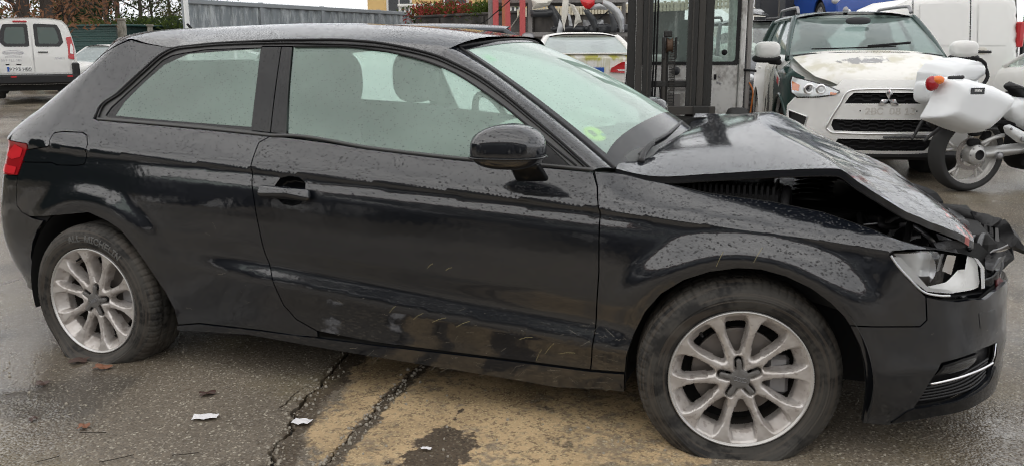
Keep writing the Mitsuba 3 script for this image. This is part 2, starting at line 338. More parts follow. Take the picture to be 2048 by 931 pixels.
def off(u,z):
    u=np.asarray(u,float); z=np.asarray(z,float)
    T,B,L,ob=T_(u),B_(u),L_(u),OB_(u); w=LW_(u)
    t=np.clip((z-T)/np.maximum(B-T,1e-3),0,1)
    up=ob*(.72*t+.28*t*t)
    dz=np.maximum(z-B,0); up=up+.47*dz+.16*dz*dz
    q=np.clip((T-z)/(T-L),0,1); e=np.clip((L-z)/(L-.20),0,1.6)
    lo=w*SEC(q)+(1-w)*SEC0(q)
    lb=w*SECB(e)+(1-w)*SECB0(e)
    low=np.where(z>L,lo,lb)
    front=sst(-.30,-.55,u)                      # bumper face: fewer creases
    low=low*(1-front)+front*.25*(np.maximum(.3-z,0))**1.0
    return np.where(z>T,up,low)+flare(u,z)*np.where(z>T,np.clip(1-(z-T)/.05,0,1),1)
def S(u,z,d=0.):
    """right side of the car: u arc length from the front axle to the rear, z height; d = metres further in"""
    u=np.asarray(u,float); z=np.asarray(z,float)
    x=np.interp(u,_u,_p[:,0]); y=np.interp(u,_u,_p[:,1])
    nx=np.interp(u,_u,_nin[:,0]); ny=np.interp(u,_u,_nin[:,1])
    o=off(u,z)+d
    a=np.maximum(z-.9,0)
    x=x+nx*o+SHR(z)*sst(2.85-1.2*a,3.3-.15*a,u)+SHF(z)*sst(-.35,-.75,u)
    return np.stack([x,y+ny*o,z],-1)
# outlines of the panels on the car's side, as (arc length from the front axle to the rear, height) in metres
OUT = {
 'door': [(1.739,0.937), (1.779,0.912), (1.779,0.854), (1.776,0.777), (1.76,0.664), (1.735,0.504), (1.695,0.391), (1.671,0.314), (1.624,0.262), (1.534,0.224), (1.301,0.209), (0.822,0.209), (0.481,0.209), (0.464,0.338), (0.452,0.547), (0.456,0.742), (0.477,0.814), (0.504,0.857), (0.659,0.866), (0.934,0.878), (1.312,0.904)],
 'fender': [(0.363,0.217), (0.354,0.281), (0.334,0.353), (0.298,0.434), (0.247,0.5), (0.178,0.551), (0.103,0.582), (0.022,0.599), (-0.044,0.6), (-0.117,0.584), (-0.19,0.552), (-0.244,0.513), (-0.285,0.473), (-0.304,0.446), (-0.51,0.439), (-0.53,0.458), (-0.522,0.53), (-0.46,0.59), (-0.423,0.632), (-0.407,0.657), (-0.42,0.669), (-0.46,0.671), (-0.557,0.666), (-0.45,0.694), (-0.384,0.716), (-0.223,0.759), (-0.059,0.784), (0.139,0.802), (0.277,0.826), (0.339,0.835), (0.412,0.852), (0.501,0.859), (0.477,0.814), (0.456,0.742), (0.452,0.547), (0.464,0.338), (0.481,0.209)],
 'trimout_top': [(0.504,0.862), (0.542,0.889), (0.623,0.947), (0.731,1.019), (0.845,1.093), (0.963,1.159), (1.044,1.194), (1.131,1.226), (1.272,1.258), (1.436,1.281), (1.6,1.289), (1.803,1.287), (1.896,1.284), (2.083,1.277), (2.204,1.268), (2.294,1.259)],
 'trimout_rear': [(2.35,1.236), (2.424,1.171), (2.521,1.078), (2.596,1.022), (2.603,0.981), (2.577,0.974)],
 'trim_low': [(2.577,0.974), (2.303,0.963), (2.062,0.952), (1.738,0.933), (1.665,0.935), (1.311,0.901), (0.933,0.876), (0.659,0.866), (0.504,0.859)],
 'archF': [(0.363,0.217), (0.354,0.281), (0.334,0.353), (0.298,0.434), (0.247,0.5), (0.178,0.551), (0.103,0.582), (0.022,0.599), (-0.044,0.6), (-0.117,0.584), (-0.19,0.552), (-0.244,0.513), (-0.285,0.473), (-0.304,0.446), (-0.304,0.446), (-0.338,0.382), (-0.357,0.324), (-0.371,0.248), (-0.379,0.157), (-0.378,0.124)],
 'archR': [(3.596,0.424), (2.844,0.56), (3.692,0.447), (3.795,0.442), (2.582,0.608), (2.487,0.582), (2.42,0.55), (2.363,0.489), (2.316,0.43), (2.274,0.367), (2.231,0.307), (2.2,0.243), (2.193,0.174)],
 'archRb': [(2.863,0.552), (2.92,0.506), (2.964,0.444), (2.996,0.378), (3.012,0.22)],
 'door_rear': [(1.739,0.937), (1.779,0.912), (1.779,0.854), (1.776,0.777), (1.76,0.664), (1.735,0.504), (1.695,0.391), (1.671,0.314), (1.624,0.262), (1.534,0.224)],
 'sill_top_rear': [(2.193,0.174), (2.081,0.194), (1.793,0.198), (1.632,0.195)],
 'fuel': [(2.799,0.864), (2.805,0.891), (2.793,0.917), (2.745,0.925), (2.629,0.925), (2.598,0.914), (2.58,0.88), (2.589,0.83), (2.601,0.802), (2.641,0.794), (2.761,0.79), (2.799,0.798), (3.629,0.753)],
 'tail': [(3.27,0.872), (2.959,0.868), (2.987,0.819), (3.039,0.726), (3.31,0.708), (3.232,0.778)],
 'bumperR_seam': [(3.039,0.726), (3.048,0.665), (3.049,0.594), (3.017,0.569), (2.951,0.552), (2.863,0.552)],
 'seam_spoiler': [(3.268,1.202), (2.993,1.295)],
 'qglass': [(2.529,0.984), (2.551,0.991), (2.533,1.023), (2.419,1.129), (2.338,1.21), (2.3,1.228), (2.263,1.235), (2.145,1.251), (1.882,1.257), (1.853,1.1), (1.832,0.951), (2.077,0.966), (2.32,0.975)],
 'qclear': [(2.5,0.992), (2.472,1.045), (2.408,1.114), (2.324,1.192), (2.216,1.235), (1.889,1.253), (1.862,1.1), (1.842,0.964), (2.079,0.973), (2.322,0.983)],
 'dglass': [(1.745,1.26), (1.545,1.259), (1.378,1.244), (1.214,1.213), (1.077,1.172), (0.958,1.116), (0.841,1.049), (0.701,0.956), (0.686,0.868), (0.961,0.879), (1.32,0.909), (1.675,0.941), (1.713,1.102)],
 'sail': [(0.693,0.952), (0.575,0.867), (0.68,0.874)],
 'roof_edge': [(2.294,1.259), (2.424,1.274), (2.591,1.294), (2.892,1.283), (3.10,1.268), (3.268,1.250)],
 'spoil': [(3.268,1.202), (2.998,1.295), (3.208,1.284), (3.272,1.261), (3.268,1.218)],
 'gline': [(0.565,0.874), (0.693,0.955), (0.837,1.048), (0.953,1.113), (1.071,1.17), (1.208,1.212), (1.371,1.242), (1.538,1.257), (1.736,1.258)],
 'bpil': [(1.883,1.261), (1.745,1.26), (1.713,1.102), (1.677,0.941), (1.832,0.951), (1.853,1.1)],
 'hl': [(-0.41,0.655), (-0.415,0.664), (-0.459,0.669), (-0.56,0.663), (-0.652,0.646), (-0.734,0.607), (-0.765,0.563), (-0.748,0.519), (-0.62,0.525), (-0.529,0.539), (-0.46,0.594), (-0.423,0.635)],
 'bumperF_top': [(-0.525,0.53), (-0.568,0.519), (-0.627,0.508), (-0.69,0.508), (-0.756,0.498), (-0.832,0.512), (-0.949,0.518)],
 'washer': [(-0.725,0.456), (-0.835,0.449), (-0.848,0.398), (-0.735,0.41)],
 'fog': [(-0.572,0.276), (-0.596,0.31), (-0.665,0.323), (-0.743,0.327), (-0.728,0.301), (-0.695,0.284), (-0.625,0.276)],
 'chrome': [(-0.558,0.253), (-0.643,0.265), (-0.717,0.274), (-0.825,0.278)],
 'chrome2': [(-0.825,0.278), (-0.846,0.338)],
 'grille': [(-0.586,0.317), (-0.743,0.338), (-0.851,0.334), (-0.846,0.273), (-0.818,0.235), (-0.724,0.211), (-0.651,0.191), (-0.527,0.174), (-0.558,0.253)],
 'lip': [(-0.518,0.169), (-0.652,0.185), (-0.804,0.214), (-0.864,0.259)],
 'seamF': [(-0.304,0.446), (-0.51,0.439), (-0.53,0.458), (-0.522,0.53)],
 'sill_low': [(2.2,0.15), (1.845,0.173), (1.436,0.156), (0.942,0.14), (0.606,0.126), (0.417,0.142), (0.368,0.142)],
 'bump_low': [(-0.378,0.119), (-0.456,0.11), (-0.587,0.131), (-0.787,0.146)],
 'handle': [(1.725,0.758), (1.688,0.767), (1.591,0.761), (1.517,0.754), (1.511,0.74), (1.538,0.725), (1.634,0.723), (1.714,0.729)],
 'handlecup': [(1.665,0.777), (1.623,0.794), (1.57,0.793), (1.549,0.777), (1.557,0.72), (1.586,0.706), (1.633,0.708), (1.664,0.723)],
}

# ---------------------------------------------------------------- things around the car: placing them
def frame(x, y, hx, hy, z=0.):
    """local x forward, y left, z up"""
    h = np.array([hx, hy, 0.])/math.hypot(hx, hy); l = np.array([-h[1], h[0], 0])
    M = np.eye(4); M[:3, 0] = h; M[:3, 1] = l; M[:3, 3] = (x, y, z); return M
class Put:
    def __init__(s, key, F): s.k, s.F = key, F
    def __call__(s, name, mesh, m, parent=None, smooth=30, label=None):
        if isinstance(mesh, list): mesh = trimesh.util.concatenate(mesh)
        mesh = mesh.copy(); mesh.apply_transform(s.F)
        k = add(name, mesh, m, parent or s.k, smooth)
        if label: lab(k, label)
        return k
R90 = [(0, 0, 0)]
def both(m): return [m, TM(np.array(m.vertices)*[1, -1, 1], np.array(m.faces)[:, ::-1])]
def prism(poly, y0, y1, step=.3):
    """outline in x, z pulled from y0 to y1"""
    p = Polygon(poly).buffer(0) if not isinstance(poly, Polygon) else poly
    e = trimesh.creation.extrude_polygon(p, y1-y0, engine='earcut'); v = np.array(e.vertices)
    return TM(np.column_stack([v[:, 0], y1-v[:, 2], v[:, 1]]), e.faces)
def sheet(P): return grid_mesh(np.asarray(P, float))
def bil(a, b, c, d, n=6, m=6, bulge=0., nrm=(0, 0, 1)):
    s, t = np.meshgrid(np.linspace(0, 1, n), np.linspace(0, 1, m), indexing='ij'); a, b, c, d = map(np.array, (a, b, c, d)); s, t = s[..., None], t[..., None]
    P = a*(1-s)*(1-t)+b*(1-s)*t+c*s*t+d*s*(1-t)+np.array(nrm)*16*bulge*(s*(1-s)*t*(1-t)); return grid_mesh(P)
def road_wheel(R, w, n=24):
    """tyre and dished wheel about the y axis, outer face at y = 0"""
    ty = revolve([(R*.62, .02), (R*.68, 0), (R*.85, -.008), (R*.96, .01), (R, .04), (R, w-.04), (R*.95, w), (R*.6, w)], 40)
    sp = []
    for k in range(7):
        a = 2*math.pi*k/7; sp.append(prism([(-.022, .02), (.022, .02), (.034, R*.60), (-.034, R*.60)], .015, .04)); sp[-1].apply_transform(trimesh.transformations.rotation_matrix(a, [0, 1, 0]))
    rim = revolve([(R*.60, .09), (R*.60, .012), (R*.635, .0), (R*.645, .012)], 40); hub = revolve([(.001, .01), (.055, .012), (.06, .04)], 20)
    back = revolve([(.001, .10), (R*.62, .10)], 24)
    return ty, sp+[rim, hub], back
def motor_car(name, label, F, paint, L, W, H, deck, gh, wheels, zb=.24, glassm='glass_clear', wt=.73, rake=0., group=None, mid=(), rear=None, handles=True, roof_m=None, cat='car', tail=.14, seats=True, nose=.14):
    """a car: body with wheel arches, roof, pillars, panes, wheels; x = 0 at the nose, going back to -L"""
    key = thing(name, label, cat, group); P = Put(key, F)
    dx, dz = np.array(deck)[::-1].T; dk = PW(dx, dz)
    xs = np.concatenate([[0, -.01, -.04, -.09], np.linspace(-.16, -L+.16, 46), [-L+.09, -L+.04, -L+.01, -L]])
    def half(x): f, r = -x, x+L; return W/2*(1-nose*np.exp(-(f/.30)**2)-tail*np.exp(-(r/.30)**2))
    rings = []
    for x in xs:
        e = min(-x, x+L); k = 1-math.exp(-(e/.045)) if e < .3 else 1.; w = half(x)*(.93+.07*k); zt = dk(x)-.05*(1-k); z0 = zb+.10*(1-k)
        zm = z0+(zt-z0)*np.array([0, .02, .10, .30, .55, .74, .86, .95, 1.0]); ym = w*np.array([.80, .93, .975, .99, 1., .995, .975, .93, .86])
        r = np.vstack([np.column_stack([ym, zm]), [(w*.45, zt+.025)], [(0, zt+.035)]])
        full = np.vstack([r, (r*[-1, 1])[::-1][1:]]); rings.append(np.column_stack([np.full(len(full), x), full]))
    G = np.array(rings); n, m = G.shape[:2]; b = grid_mesh(G); v, f = list(b.vertices), list(b.faces)
    i = np.arange(n-1); f += [q for k in i for q in ([k*m+m-1, k*m, (k+1)*m], [k*m+m-1, (k+1)*m, (k+1)*m+m-1])]
    for e, s in ((0, 1), (n-1, -1)):
        v.append(G[e].mean(0)); c = len(v)-1; f += [[c, e*m+j, e*m+(j+1) % m][::s] for j in range(m)]
    body = TM(v, f); body.fix_normals(); R = wheels[2]
    try:
        mf = m3.Manifold(m3.Mesh(np.array(body.vertices, np.float32), np.array(body.faces, np.uint32)))
        for x in wheels[:2]:
            for y_ in (W/2+.2, -W/2+.27): mf = mf-m3.Manifold.cylinder(.47, R+.06, R+.06, 40).rotate([90, 0, 0]).translate([x, y_, R])
        q = mf.to_mesh(); body = TM(q.vert_properties[:, :3], q.tri_verts)
    except Exception as ex: print('body', name, ex)
    P('body', body, paint, None, 35)
    for x in wheels[:2]:
        wl = revolve([(R+.055, 0), (R+.055, .3), (.02, .3)], 30)
        for s in (-1, 1):
            ty, sp, bk = road_wheel(R, .2); Fm = trimesh.transformations.translation_matrix([x, -s*(W/2-.035), R]) @ (np.eye(4) if s > 0 else trimesh.transformations.rotation_matrix(math.pi, [0, 0, 1]))
            wk = None
            for nm, g, mm in (('wheel', sp, 'alloy_clean'), ('tyre', ty, 'tyre_dark'), ('arch_liner', [wl, bk], 'dark_liner')):
                g = trimesh.util.concatenate(g) if isinstance(g, list) else g.copy(); g.apply_transform(Fm); q = P(nm, g, mm, wk, 35); wk = wk or q
    xA, xAt, xCt, xC = gh; zA, zC = float(dk(xA)), float(dk(xC)); wb, wr = W/2*.90, W/2*wt
    t = np.linspace(0, 1, 15)[:, None]; s = np.linspace(-1, 1, 21)[None]
    X = (xAt+(xCt-xAt)*t)+(.06*(1-s*s))*(1-2*t)+0*s; Yv = wr*s*(1+.02*np.sin(t*np.pi)); Zv = H-.035*(2*t-1-rake)**2-.06*np.abs(s)**3.5-.0*t
    top = np.stack([X, Yv+0*X, Zv+0*X], -1); P('roof', [grid_mesh(top), grid_mesh(top-[0, 0, .03], True)], roof_m or paint, None, True)
    zr = H-.06-.035
    A0, A1, C1, C0 = (np.array(q) for q in ((xA, wb, zA), (xAt, wr, zr), (xCt, wr, zr), (xC, wb, zC)))
    hx = xA+.12
    def strip(p0, p1, r): return tube(smooth_line([p0, (np.array(p0)+p1)/2+[0, .012, .012], p1], 8), r, 8)
    pil = [strip(A0, A1, .032), strip(C0, C1, .045)]+[strip(A0+(C0-A0)*k, A1+(C1-A1)*k, .026) for k in mid]+[strip(A1, C1, .03)]
    for g in pil:
        for q in both(g): P('pillar', q, roof_m or paint, None, True)
    ms = lambda a: np.array(a)*[1, -1, 1]
    P('windscreen', bil(A1, ms(A1), ms(A0)+[.10, 0, 0], A0+[.10, 0, 0], 8, 8, .05, (.6, 0, .8)), glassm, None, True)
    P('rear_window', bil(C1, ms(C1), ms(C0), C0, 8, 8, .05, (-.6, 0, .8)), glassm, None, True)
    for q in both(bil(A1, C1, C0, A0, 6, 8, .02, (0, 1, .3))): P('side_window', q, glassm, None, True)
    P('cabin_floor', box(xC+.1, xA-.1, -W/2+.1, W/2-.1, zb+.05, zA-.12), 'dark_liner', None, False)
    if seats:
        for y in (-.37, .37):
            sk = P('seat', superell((xA-1.15, y, zA-.10), (.11, .25, .34), 3.), 'seat_cloth', None, True); P('headrest', superell((xA-1.22, y, zA+.30), (.06, .14, .10), 3), 'seat_cloth', sk, True)
    if handles:
        for k in (.32, .66)[:1 if len(mid) < 2 else 2]:
            x = xA+(xC-xA)*k
            for q in both(hull_spheres([(x, W/2*.99, zA-.12, .014), (x-.15, W/2*.99, zA-.12, .014)])): P('door_handle', q, paint, None, True)
    return key, P, dict(A0=A0, A1=A1, C0=C0, C1=C1, dk=dk, half=half)
def number_plate(P, x, y, z, txt, back=False, m='white_plastic', w=.52, inkm='ink_dark', parent=None, blue=True, h=.11):
    s = -1 if back else 1
    k = P('number_plate', box(x-.006, x+.006, y-w/2, y+w/2, z-h/2, z+h/2), m, parent, False)
    if blue: P('plate_band', box(x+s*.006, x+s*.009, min(y-s*w/2, y-s*w/2+s*.045), max(y-s*w/2, y-s*w/2+s*.045), z-h/2, z+h/2) if not back else box(x-.009, x-.006, y+w/2-.045, y+w/2, z-h/2, z+h/2), 'plate_blue', k, False)
    if txt: P('plate_characters', text_on(txt, h*.64, (x+s*.0075, y-(.015 if back else -.015), z-h*.32), (0, s, 0), (0, 0, 1), .002, True), inkm, k, False)
    return k
def leaves(pts, size, seed, aspect=.6):
    """one small bent leaf at every point"""
    q = np.random.default_rng(seed); n = len(pts); d = q.normal(size=(n, 3)); d /= np.linalg.norm(d, axis=1)[:, None]; e = np.cross(d, q.normal(size=(n, 3))); e /= np.linalg.norm(e, axis=1)[:, None]
    s = size*q.uniform(.6, 1.4, (n, 1)); V = np.stack([pts-d*s, pts+e*s*aspect*.5+np.cross(d, e)*s*.12, pts+d*s, pts-e*s*aspect*.5+np.cross(d, e)*s*.12], 1).reshape(-1, 3)
    i = np.arange(n)*4; return TM(V, np.concatenate([np.stack([i, i+1, i+2], 1), np.stack([i, i+2, i+3], 1)]))
princ('plate_blue', (.02, .08, .35), .4)
princ('tail_red', (.40, .008, .012), .15, 0, .5, coat=1.)

CAR = thing('black_hatchback', 'black three-door hatchback with crumpled bonnet, broken headlight and flat tyres, filling the foreground', 'car')
ALLP = []
def side(name, poly, m, d=0., step=.016, feats=(), skirt=.012, parent=CAR, label=None, both=True, smooth=True, gap=.0022, shell=True):
    """a panel of the right side cut from the surface S, with an edge turned in; and its mirror image on the left"""
    if not isinstance(poly, (Polygon, MultiPolygon)): poly = Polygon(poly)
    poly = poly.buffer(0)
    if shell: ALLP.append(poly)
    if gap: poly = poly.buffer(-gap)
    if isinstance(poly, MultiPolygon): poly = max(poly.geoms, key=lambda g: g.area)
    pts, tri, loops = poly_mesh(poly, step, feats)
    v = S(pts[:, 0], pts[:, 1], d); f = [tri[:, ::-1]]; vs = [v]
    at = len(v)
    if skirt:
        for lp in loops:
            w = S(pts[lp, 0], pts[lp, 1], d+skirt); k = len(lp)
            vs += [v[lp], w]; i = np.arange(k); j = (i+1) % k
            f += [np.stack([at+i, at+j, at+k+j], 1), np.stack([at+i, at+k+j, at+k+i], 1)]; at += 2*k
    mesh = TM(np.vstack(vs), np.vstack(f))
    k = add(name, mesh, m, parent, smooth)
    if label: lab(k, label)
    if both: add(name, mirror(mesh), 'glass_far' if m == 'glass_side' else m, parent, smooth)
    return k
def line(fn, a, b, n=260, dz=0.): u = np.linspace(a, b, n); return np.column_stack([u, fn(u)+dz])
CREASES = [line(T_, -.42, 3.2, 500, q) for q in (.0035, 0, -.0045, -.011)]+[line(L_, .42, 1.9, 200, q) for q in (.004, 0., -.004)]
o = OUT
CUP = Polygon([(1.672,.766),(1.655,.790),(1.615,.800),(1.575,.797),(1.548,.778),(1.545,.735),(1.565,.706),(1.60,.697),(1.64,.702),(1.668,.722)]).buffer(.006).buffer(-.006)
door = side('door', Polygon(o['door']).difference(CUP), 'paint_dirty', feats=CREASES)
side('front_fender', o['fender'], 'paint_black', feats=CREASES)
# the paint above the shoulder line carries rain; the door's upper part is a panel of the same skin
qp = o['door_rear']+[(1.534, .200)]+o['sill_top_rear'][::-1]+o['archR'][::-1]+o['bumperR_seam'][::-1][1:]+[(2.987, .819), (2.959, .868), (3.27, .872), (3.272, .95), (3.272, 1.05), (3.268, 1.192), (3.112, 1.203), (2.591, 1.292), (2.423, 1.272), (2.294, 1.257)]+o['trimout_rear']+o['trim_low'][1:3]
qpoly = Polygon(qp).buffer(0); flap = Polygon(o['fuel']).buffer(.012).buffer(-.012)
side('quarter_panel', qpoly.difference(flap), 'paint_black', feats=CREASES)
side('fuel_flap', flap, 'paint_black', feats=CREASES, both=False)
sill = o['sill_top_rear'][:-1]+[(1.62, .198), (1.534, .200), (1.301, .200), (.822, .206), (.481, .206), (.363, .214), (.367, .142)]+o['sill_low'][::-1][1:]
side('sill', sill, 'paint_dirty', d=-.007)
def recess(pts): return Polygon(pts).buffer(0)
gr = recess(o['grille']).buffer(.004)
bump = o['seamF']+o['bumperF_top'][1:]+[(-1.05, .50), (UMIN+.002, .47), (UMIN+.002, .135), (-1.0, .14)]+o['bump_low'][::-1]+o['archF'][14:][::-1][:-1]
side('front_bumper', recess(bump).difference(gr), 'paint_dirty', step=.014)
side('washer_cover', recess(o['washer']).buffer(.004), 'paint_dirty', d=-.0015, step=.01, shell=False, both=False)
side('lower_grille', gr, 'black_plastic', d=.028, gap=-.006, skirt=0, shell=False)
gk = CAR+'__lower_grille'
def stripe(name, pts, r, m, d, parent, label=None):
    p = smooth_line(pts, 24); t = tube(S(p[:, 0], p[:, 1], d), r, 8); k = add(name, t, m, parent, True)
    if label: lab(k, label)
for i in range(6):
    a = i/5.; z0 = .245-.055*a
    stripe('slat', [(-.548+.02*a, z0), (-.645, z0+.012), (-.73+.0*a, z0+.022+.012*(1-a)), (-.82, z0+.045)], .0042, 'black_plastic', .014, gk)
stripe('chrome_strip', o['chrome'], .0045, 'chrome', -.002, gk)
stripe('chrome_strip', o['chrome2'], .0022, 'chrome', .0, gk)
side('fog_lamp', recess(o['fog']), 'gloss_black', d=.010, step=.012, shell=False)
side('fog_lens', recess(o['fog']).buffer(-.006), 'lens_clear', d=.006, step=.012, skirt=0, shell=False, parent=CAR+'__fog_lamp', both=False)
side('front_spoiler_lip', recess([(-.50, .160), (-.518, .169), (-.652, .185), (-.804, .214), (-.864, .259), (-.90, .20), (-.9, .16), (-.787, .150), (-.587, .135), (-.456, .116)]), 'gloss_black', d=-.004, step=.012, shell=False)
rb = [(2.863, .552), (2.951, .552), (3.017, .569), (3.049, .594), (3.048, .665), (3.039, .726), (3.31, .708), (UMAX-.002, .70), (UMAX-.002, .20), (3.2, .20), (3.012, .21)]+o['archRb'][::-1][1:-1]
side('rear_bumper', rb, 'paint_black')
side('tailgate', [(3.276, .872), (3.31, .712), (UMAX-.002, .704), (UMAX-.002, 1.20), (3.276, 1.20)], 'paint_black', step=.025)
side('tail_light', o['tail'][:5]+[(3.29, .78)], 'red_lens', d=-.002)
tl = CAR+'__tail_light'
side('light_band', [(3.0, .845), (3.08, .86), (3.2, .80), (3.1, .79), (3.02, .805)], 'red_lens_bright', d=-.0045, parent=tl, shell=False, skirt=0, both=False)
side('light_band', [(3.045, .765), (3.2, .765), (3.25, .725), (3.06, .728)], 'red_lens_bright', d=-.0045, parent=tl, shell=False, skirt=0, both=False)
# --- windows
gl, qg = Polygon(o['dglass']).buffer(0), Polygon(o['qglass']).buffer(0)
dlo = Polygon(o['trimout_top']+o['trimout_rear']+o['trim_low']).buffer(0)
bp = Polygon(o['bpil']).buffer(0); sail = Polygon(o['sail']).buffer(0)
trim = dlo.difference(gl).difference(qg).difference(bp.buffer(.002)).difference(sail)
side('window_surround', trim, 'trim_grey', d=.006, step=.012, gap=0, skirt=.014, shell=False)
ws = CAR+'__window_surround'
def rail(name, pts, r, m, d):
    p = smooth_line(pts, 90); t = tube(S(p[:, 0], p[:, 1], d), r, 8)
    add(name, t, m, ws, True); add(name, mirror(t), m, ws, True)
outer = [(u, z) for u, z in o['trimout_top']]+o['trimout_rear'][:-1]
ctr = np.array([1.55, 1.07])
def toward(pts, k): p = np.array(pts); v = ctr-p; return p+v/np.linalg.norm(v, axis=1, keepdims=True)*k
rail('seal_strip', toward(outer, .004), .0045, 'rubber_seal', .002)
rail('seal_strip', toward(outer, .020), .0042, 'gloss_black', .001)
rail('belt_strip', [(u, z+.004) for u, z in o['trim_low'][3:]], .0065, 'trim_grey', -.001)
rail('belt_strip', [(u, z+.004) for u, z in o['trim_low'][:4]], .0055, 'trim_grey', -.001)
rail('seal_strip', toward(o['gline'], -.003), .0035, 'rubber_seal', .004)
split = LineString([(1.80, 1.30), (1.742, .90)])
rear_b = bp.intersection(Polygon([(1.80, 1.30), (1.742, .90), (2.2, .9), (2.2, 1.3)])); front_b = bp.difference(rear_b)
side('pillar_cover', rear_b, 'gloss_black', d=.004, shell=False)
side('pillar_cover', front_b, 'gloss_black', d=.004, shell=False)
qc = Polygon(o['qclear']).buffer(.012).buffer(-.012)
side('window_border', qg.difference(qc), 'gloss_black', d=.0105, skirt=0, gap=0, shell=False)
side('quarter_window', qc, 'glass_side', d=.011, skirt=0, gap=0, step=.03, shell=False)
side('door_window', gl, 'glass_side', d=.012, skirt=0, gap=0, step=.03, shell=False)
side('mirror_base', sail, 'black_plastic', d=.004, shell=False)
# --- roof
rp = np.array(o['trimout_top'][7:]+o['roof_edge'][1:])
rp = smooth_line(rp, 120); RL = S(rp[:, 0], rp[:, 1])
sarc = np.concatenate([[0], np.cumsum(np.linalg.norm(np.diff(RL, axis=0), axis=1))]); sarc /= sarc[-1]
ZC = PW([-3.05, -2.73, -2.34, -1.907, -1.456, -1.088, -1.0], [1.305, 1.338, 1.354, 1.361, 1.345, 1.303, 1.288])
tt = (1-np.cos(np.linspace(0, np.pi, 61)))/2; w = 2*tt-1
dxs = np.interp(sarc, [0, .12, .8, 1], [.075, .03, -.02, -.15])
X = RL[:, None, 0]+dxs[:, None]*(1-np.abs(w)[None]**2.2)
Y = .87+(RL[:, None, 1]-.87)*(-w[None])
Z = RL[:, None, 2]+(ZC(X)-RL[:, None, 2])*(1-np.abs(w)[None]**3.2)
roof = grid_mesh(np.stack([X, Y, Z], -1))
add('roof', roof, 'paint_black', CAR, True)
ed = np.stack([X[-1], Y[-1], Z[-1]], -1); ed2 = ed+[.05, 0, -.055]; ed3 = ed+[.22, 0, -.075]
add('roof_spoiler', grid_mesh(np.stack([ed, ed+[-.004, 0, -.012], ed2, ed3], 0)), 'paint_black', CAR, 40)
side('spoiler_side', [(3.112, 1.207), (2.591, 1.296), (2.892, 1.285), (3.10, 1.27), (3.27, 1.252), (3.27, 1.196)], 'paint_black', d=-.002, shell=False)
# --- windscreen
n_t, n_s = 41, 31
tw = np.linspace(-1, 1, n_t)
def screen(s, t, d=0.):
    s, t = np.broadcast_arrays(np.asarray(s, float), np.asarray(t, float))
    b = 1-np.abs(t)**2
    top = np.stack([-1.115+.075*b, .87+.47*t, 1.254+.030*b], -1); bot = np.stack([-.450+.14*b, .87+.703*t, .857+.040*b], -1)
    p = top+(bot-top)*s[..., None]; nrm = np.array([.50, 0, .86])
    return p+nrm*(.035*4*s*(1-s)*(.35+.65*b)-d)[..., None]
ss, tg = np.meshgrid(np.linspace(0, 1, n_s), tw, indexing='ij')
add('windscreen', grid_mesh(screen(ss, tg)), 'glass_screen', CAR, True)
for a in (0,):
    sb = lambda t: .865-.06*(1-t*t)+.07*np.abs(t)**6
    s2 = np.linspace(0, 1, 8)[:, None]; G = screen(sb(tw)[None]+(1-sb(tw)[None])*s2, np.broadcast_to(tw, (8, n_t)), -.002)
    add('screen_border', grid_mesh(G), 'gloss_black', CAR, True)
    for e in (-1, 1):
        q = np.linspace(0, .045, 4)[None]; G = screen(np.linspace(0, 1, n_s)[:, None]+0*q, e*(1-q)+0*np.linspace(0, 1, n_s)[:, None], -.002)
        add('screen_border', grid_mesh(G), 'gloss_black', CAR, True)
    G = screen(np.linspace(0, .035, 3)[:, None]+0*tw, np.broadcast_to(tw, (3, n_t)), -.002)
    add('screen_border', grid_mesh(G), 'gloss_black', CAR, True)
    st = np.linspace(0, 1, n_t)
    add('screen_seal', tube(screen(0*tw-.004, tw, -.001), .006, 8), 'rubber_seal', CAR, True)
# stickers behind the glass
def sticker(name, s0, t0, ws_, wt, m, label, rot=0., rnd=False):
    a = np.linspace(0, 2*np.pi, 33)
    r = np.linspace(.0, 1, 5)[:, None]
    if rnd: du, dv = np.cos(a), np.sin(a)
    else:
        k = np.maximum(abs(np.cos(a)), abs(np.sin(a))); du, dv = np.cos(a)/k, np.sin(a)/k
    k = add(name, grid_mesh(screen(s0+ws_*r*du*math.cos(rot), t0+wt*r*dv, .004)), m, CAR, True); lab(k, label); return k
princ('sticker_green', (.10, .50, .16), .5); princ('sticker_yellow', (.62, .78, .12), .5); princ('ink_dark', (.03, .03, .03), .6); princ('ink_blue', (.10, .30, .45), .6)
sticker('inspection_sticker', .131, -.862, .030, .036, 'sticker_green', 'pale green square sticker in the upper corner of the windscreen')
sk = sticker('emissions_sticker', .785, -.872, .050, .062, 'sticker_yellow', 'round yellow-green badge with the letter B at the foot of the windscreen', rnd=True)
def on_screen(mesh, s0, t0, sc):
    v = np.array(mesh.vertices); c = v.mean(0)
    return TM(screen(s0-(v[:, 1]-c[1])*sc, t0+(v[:, 0]-c[0])*sc*1.05, .0025), mesh.faces)
add('letter', on_screen(meshkit.text_mesh('B', .030, .001, True), .778, -.875, 1.35), 'ink_dark', sk, False)
add('emblem', on_screen(meshkit.text_mesh('*', .03, .001, True), .805, -.832, 1.2), 'ink_blue', sk, False)
# --- windscreen pillar
pl = smooth_line(o['trimout_top'][:8], 40); A = S(pl[:, 0], pl[:, 1]); s_ = np.linspace(1, 0, 40); B = screen(s_, -1+0*s_)
k = np.linspace(0, 1, 9)[None, :, None]; nb = np.array([.35, -.75, .55])
PL = A[:, None]*(1-k)+B[:, None]*k+nb*(.016*4*k*(1-k))
pm = grid_mesh(PL, flip=False)
add('windscreen_pillar', pm, 'paint_black', CAR, True); add('windscreen_pillar', mirror(pm), 'paint_black', CAR, True)
add('pillar_seal', tube(B+[0, 0, .002], .006, 8), 'rubber_seal', CAR, True)
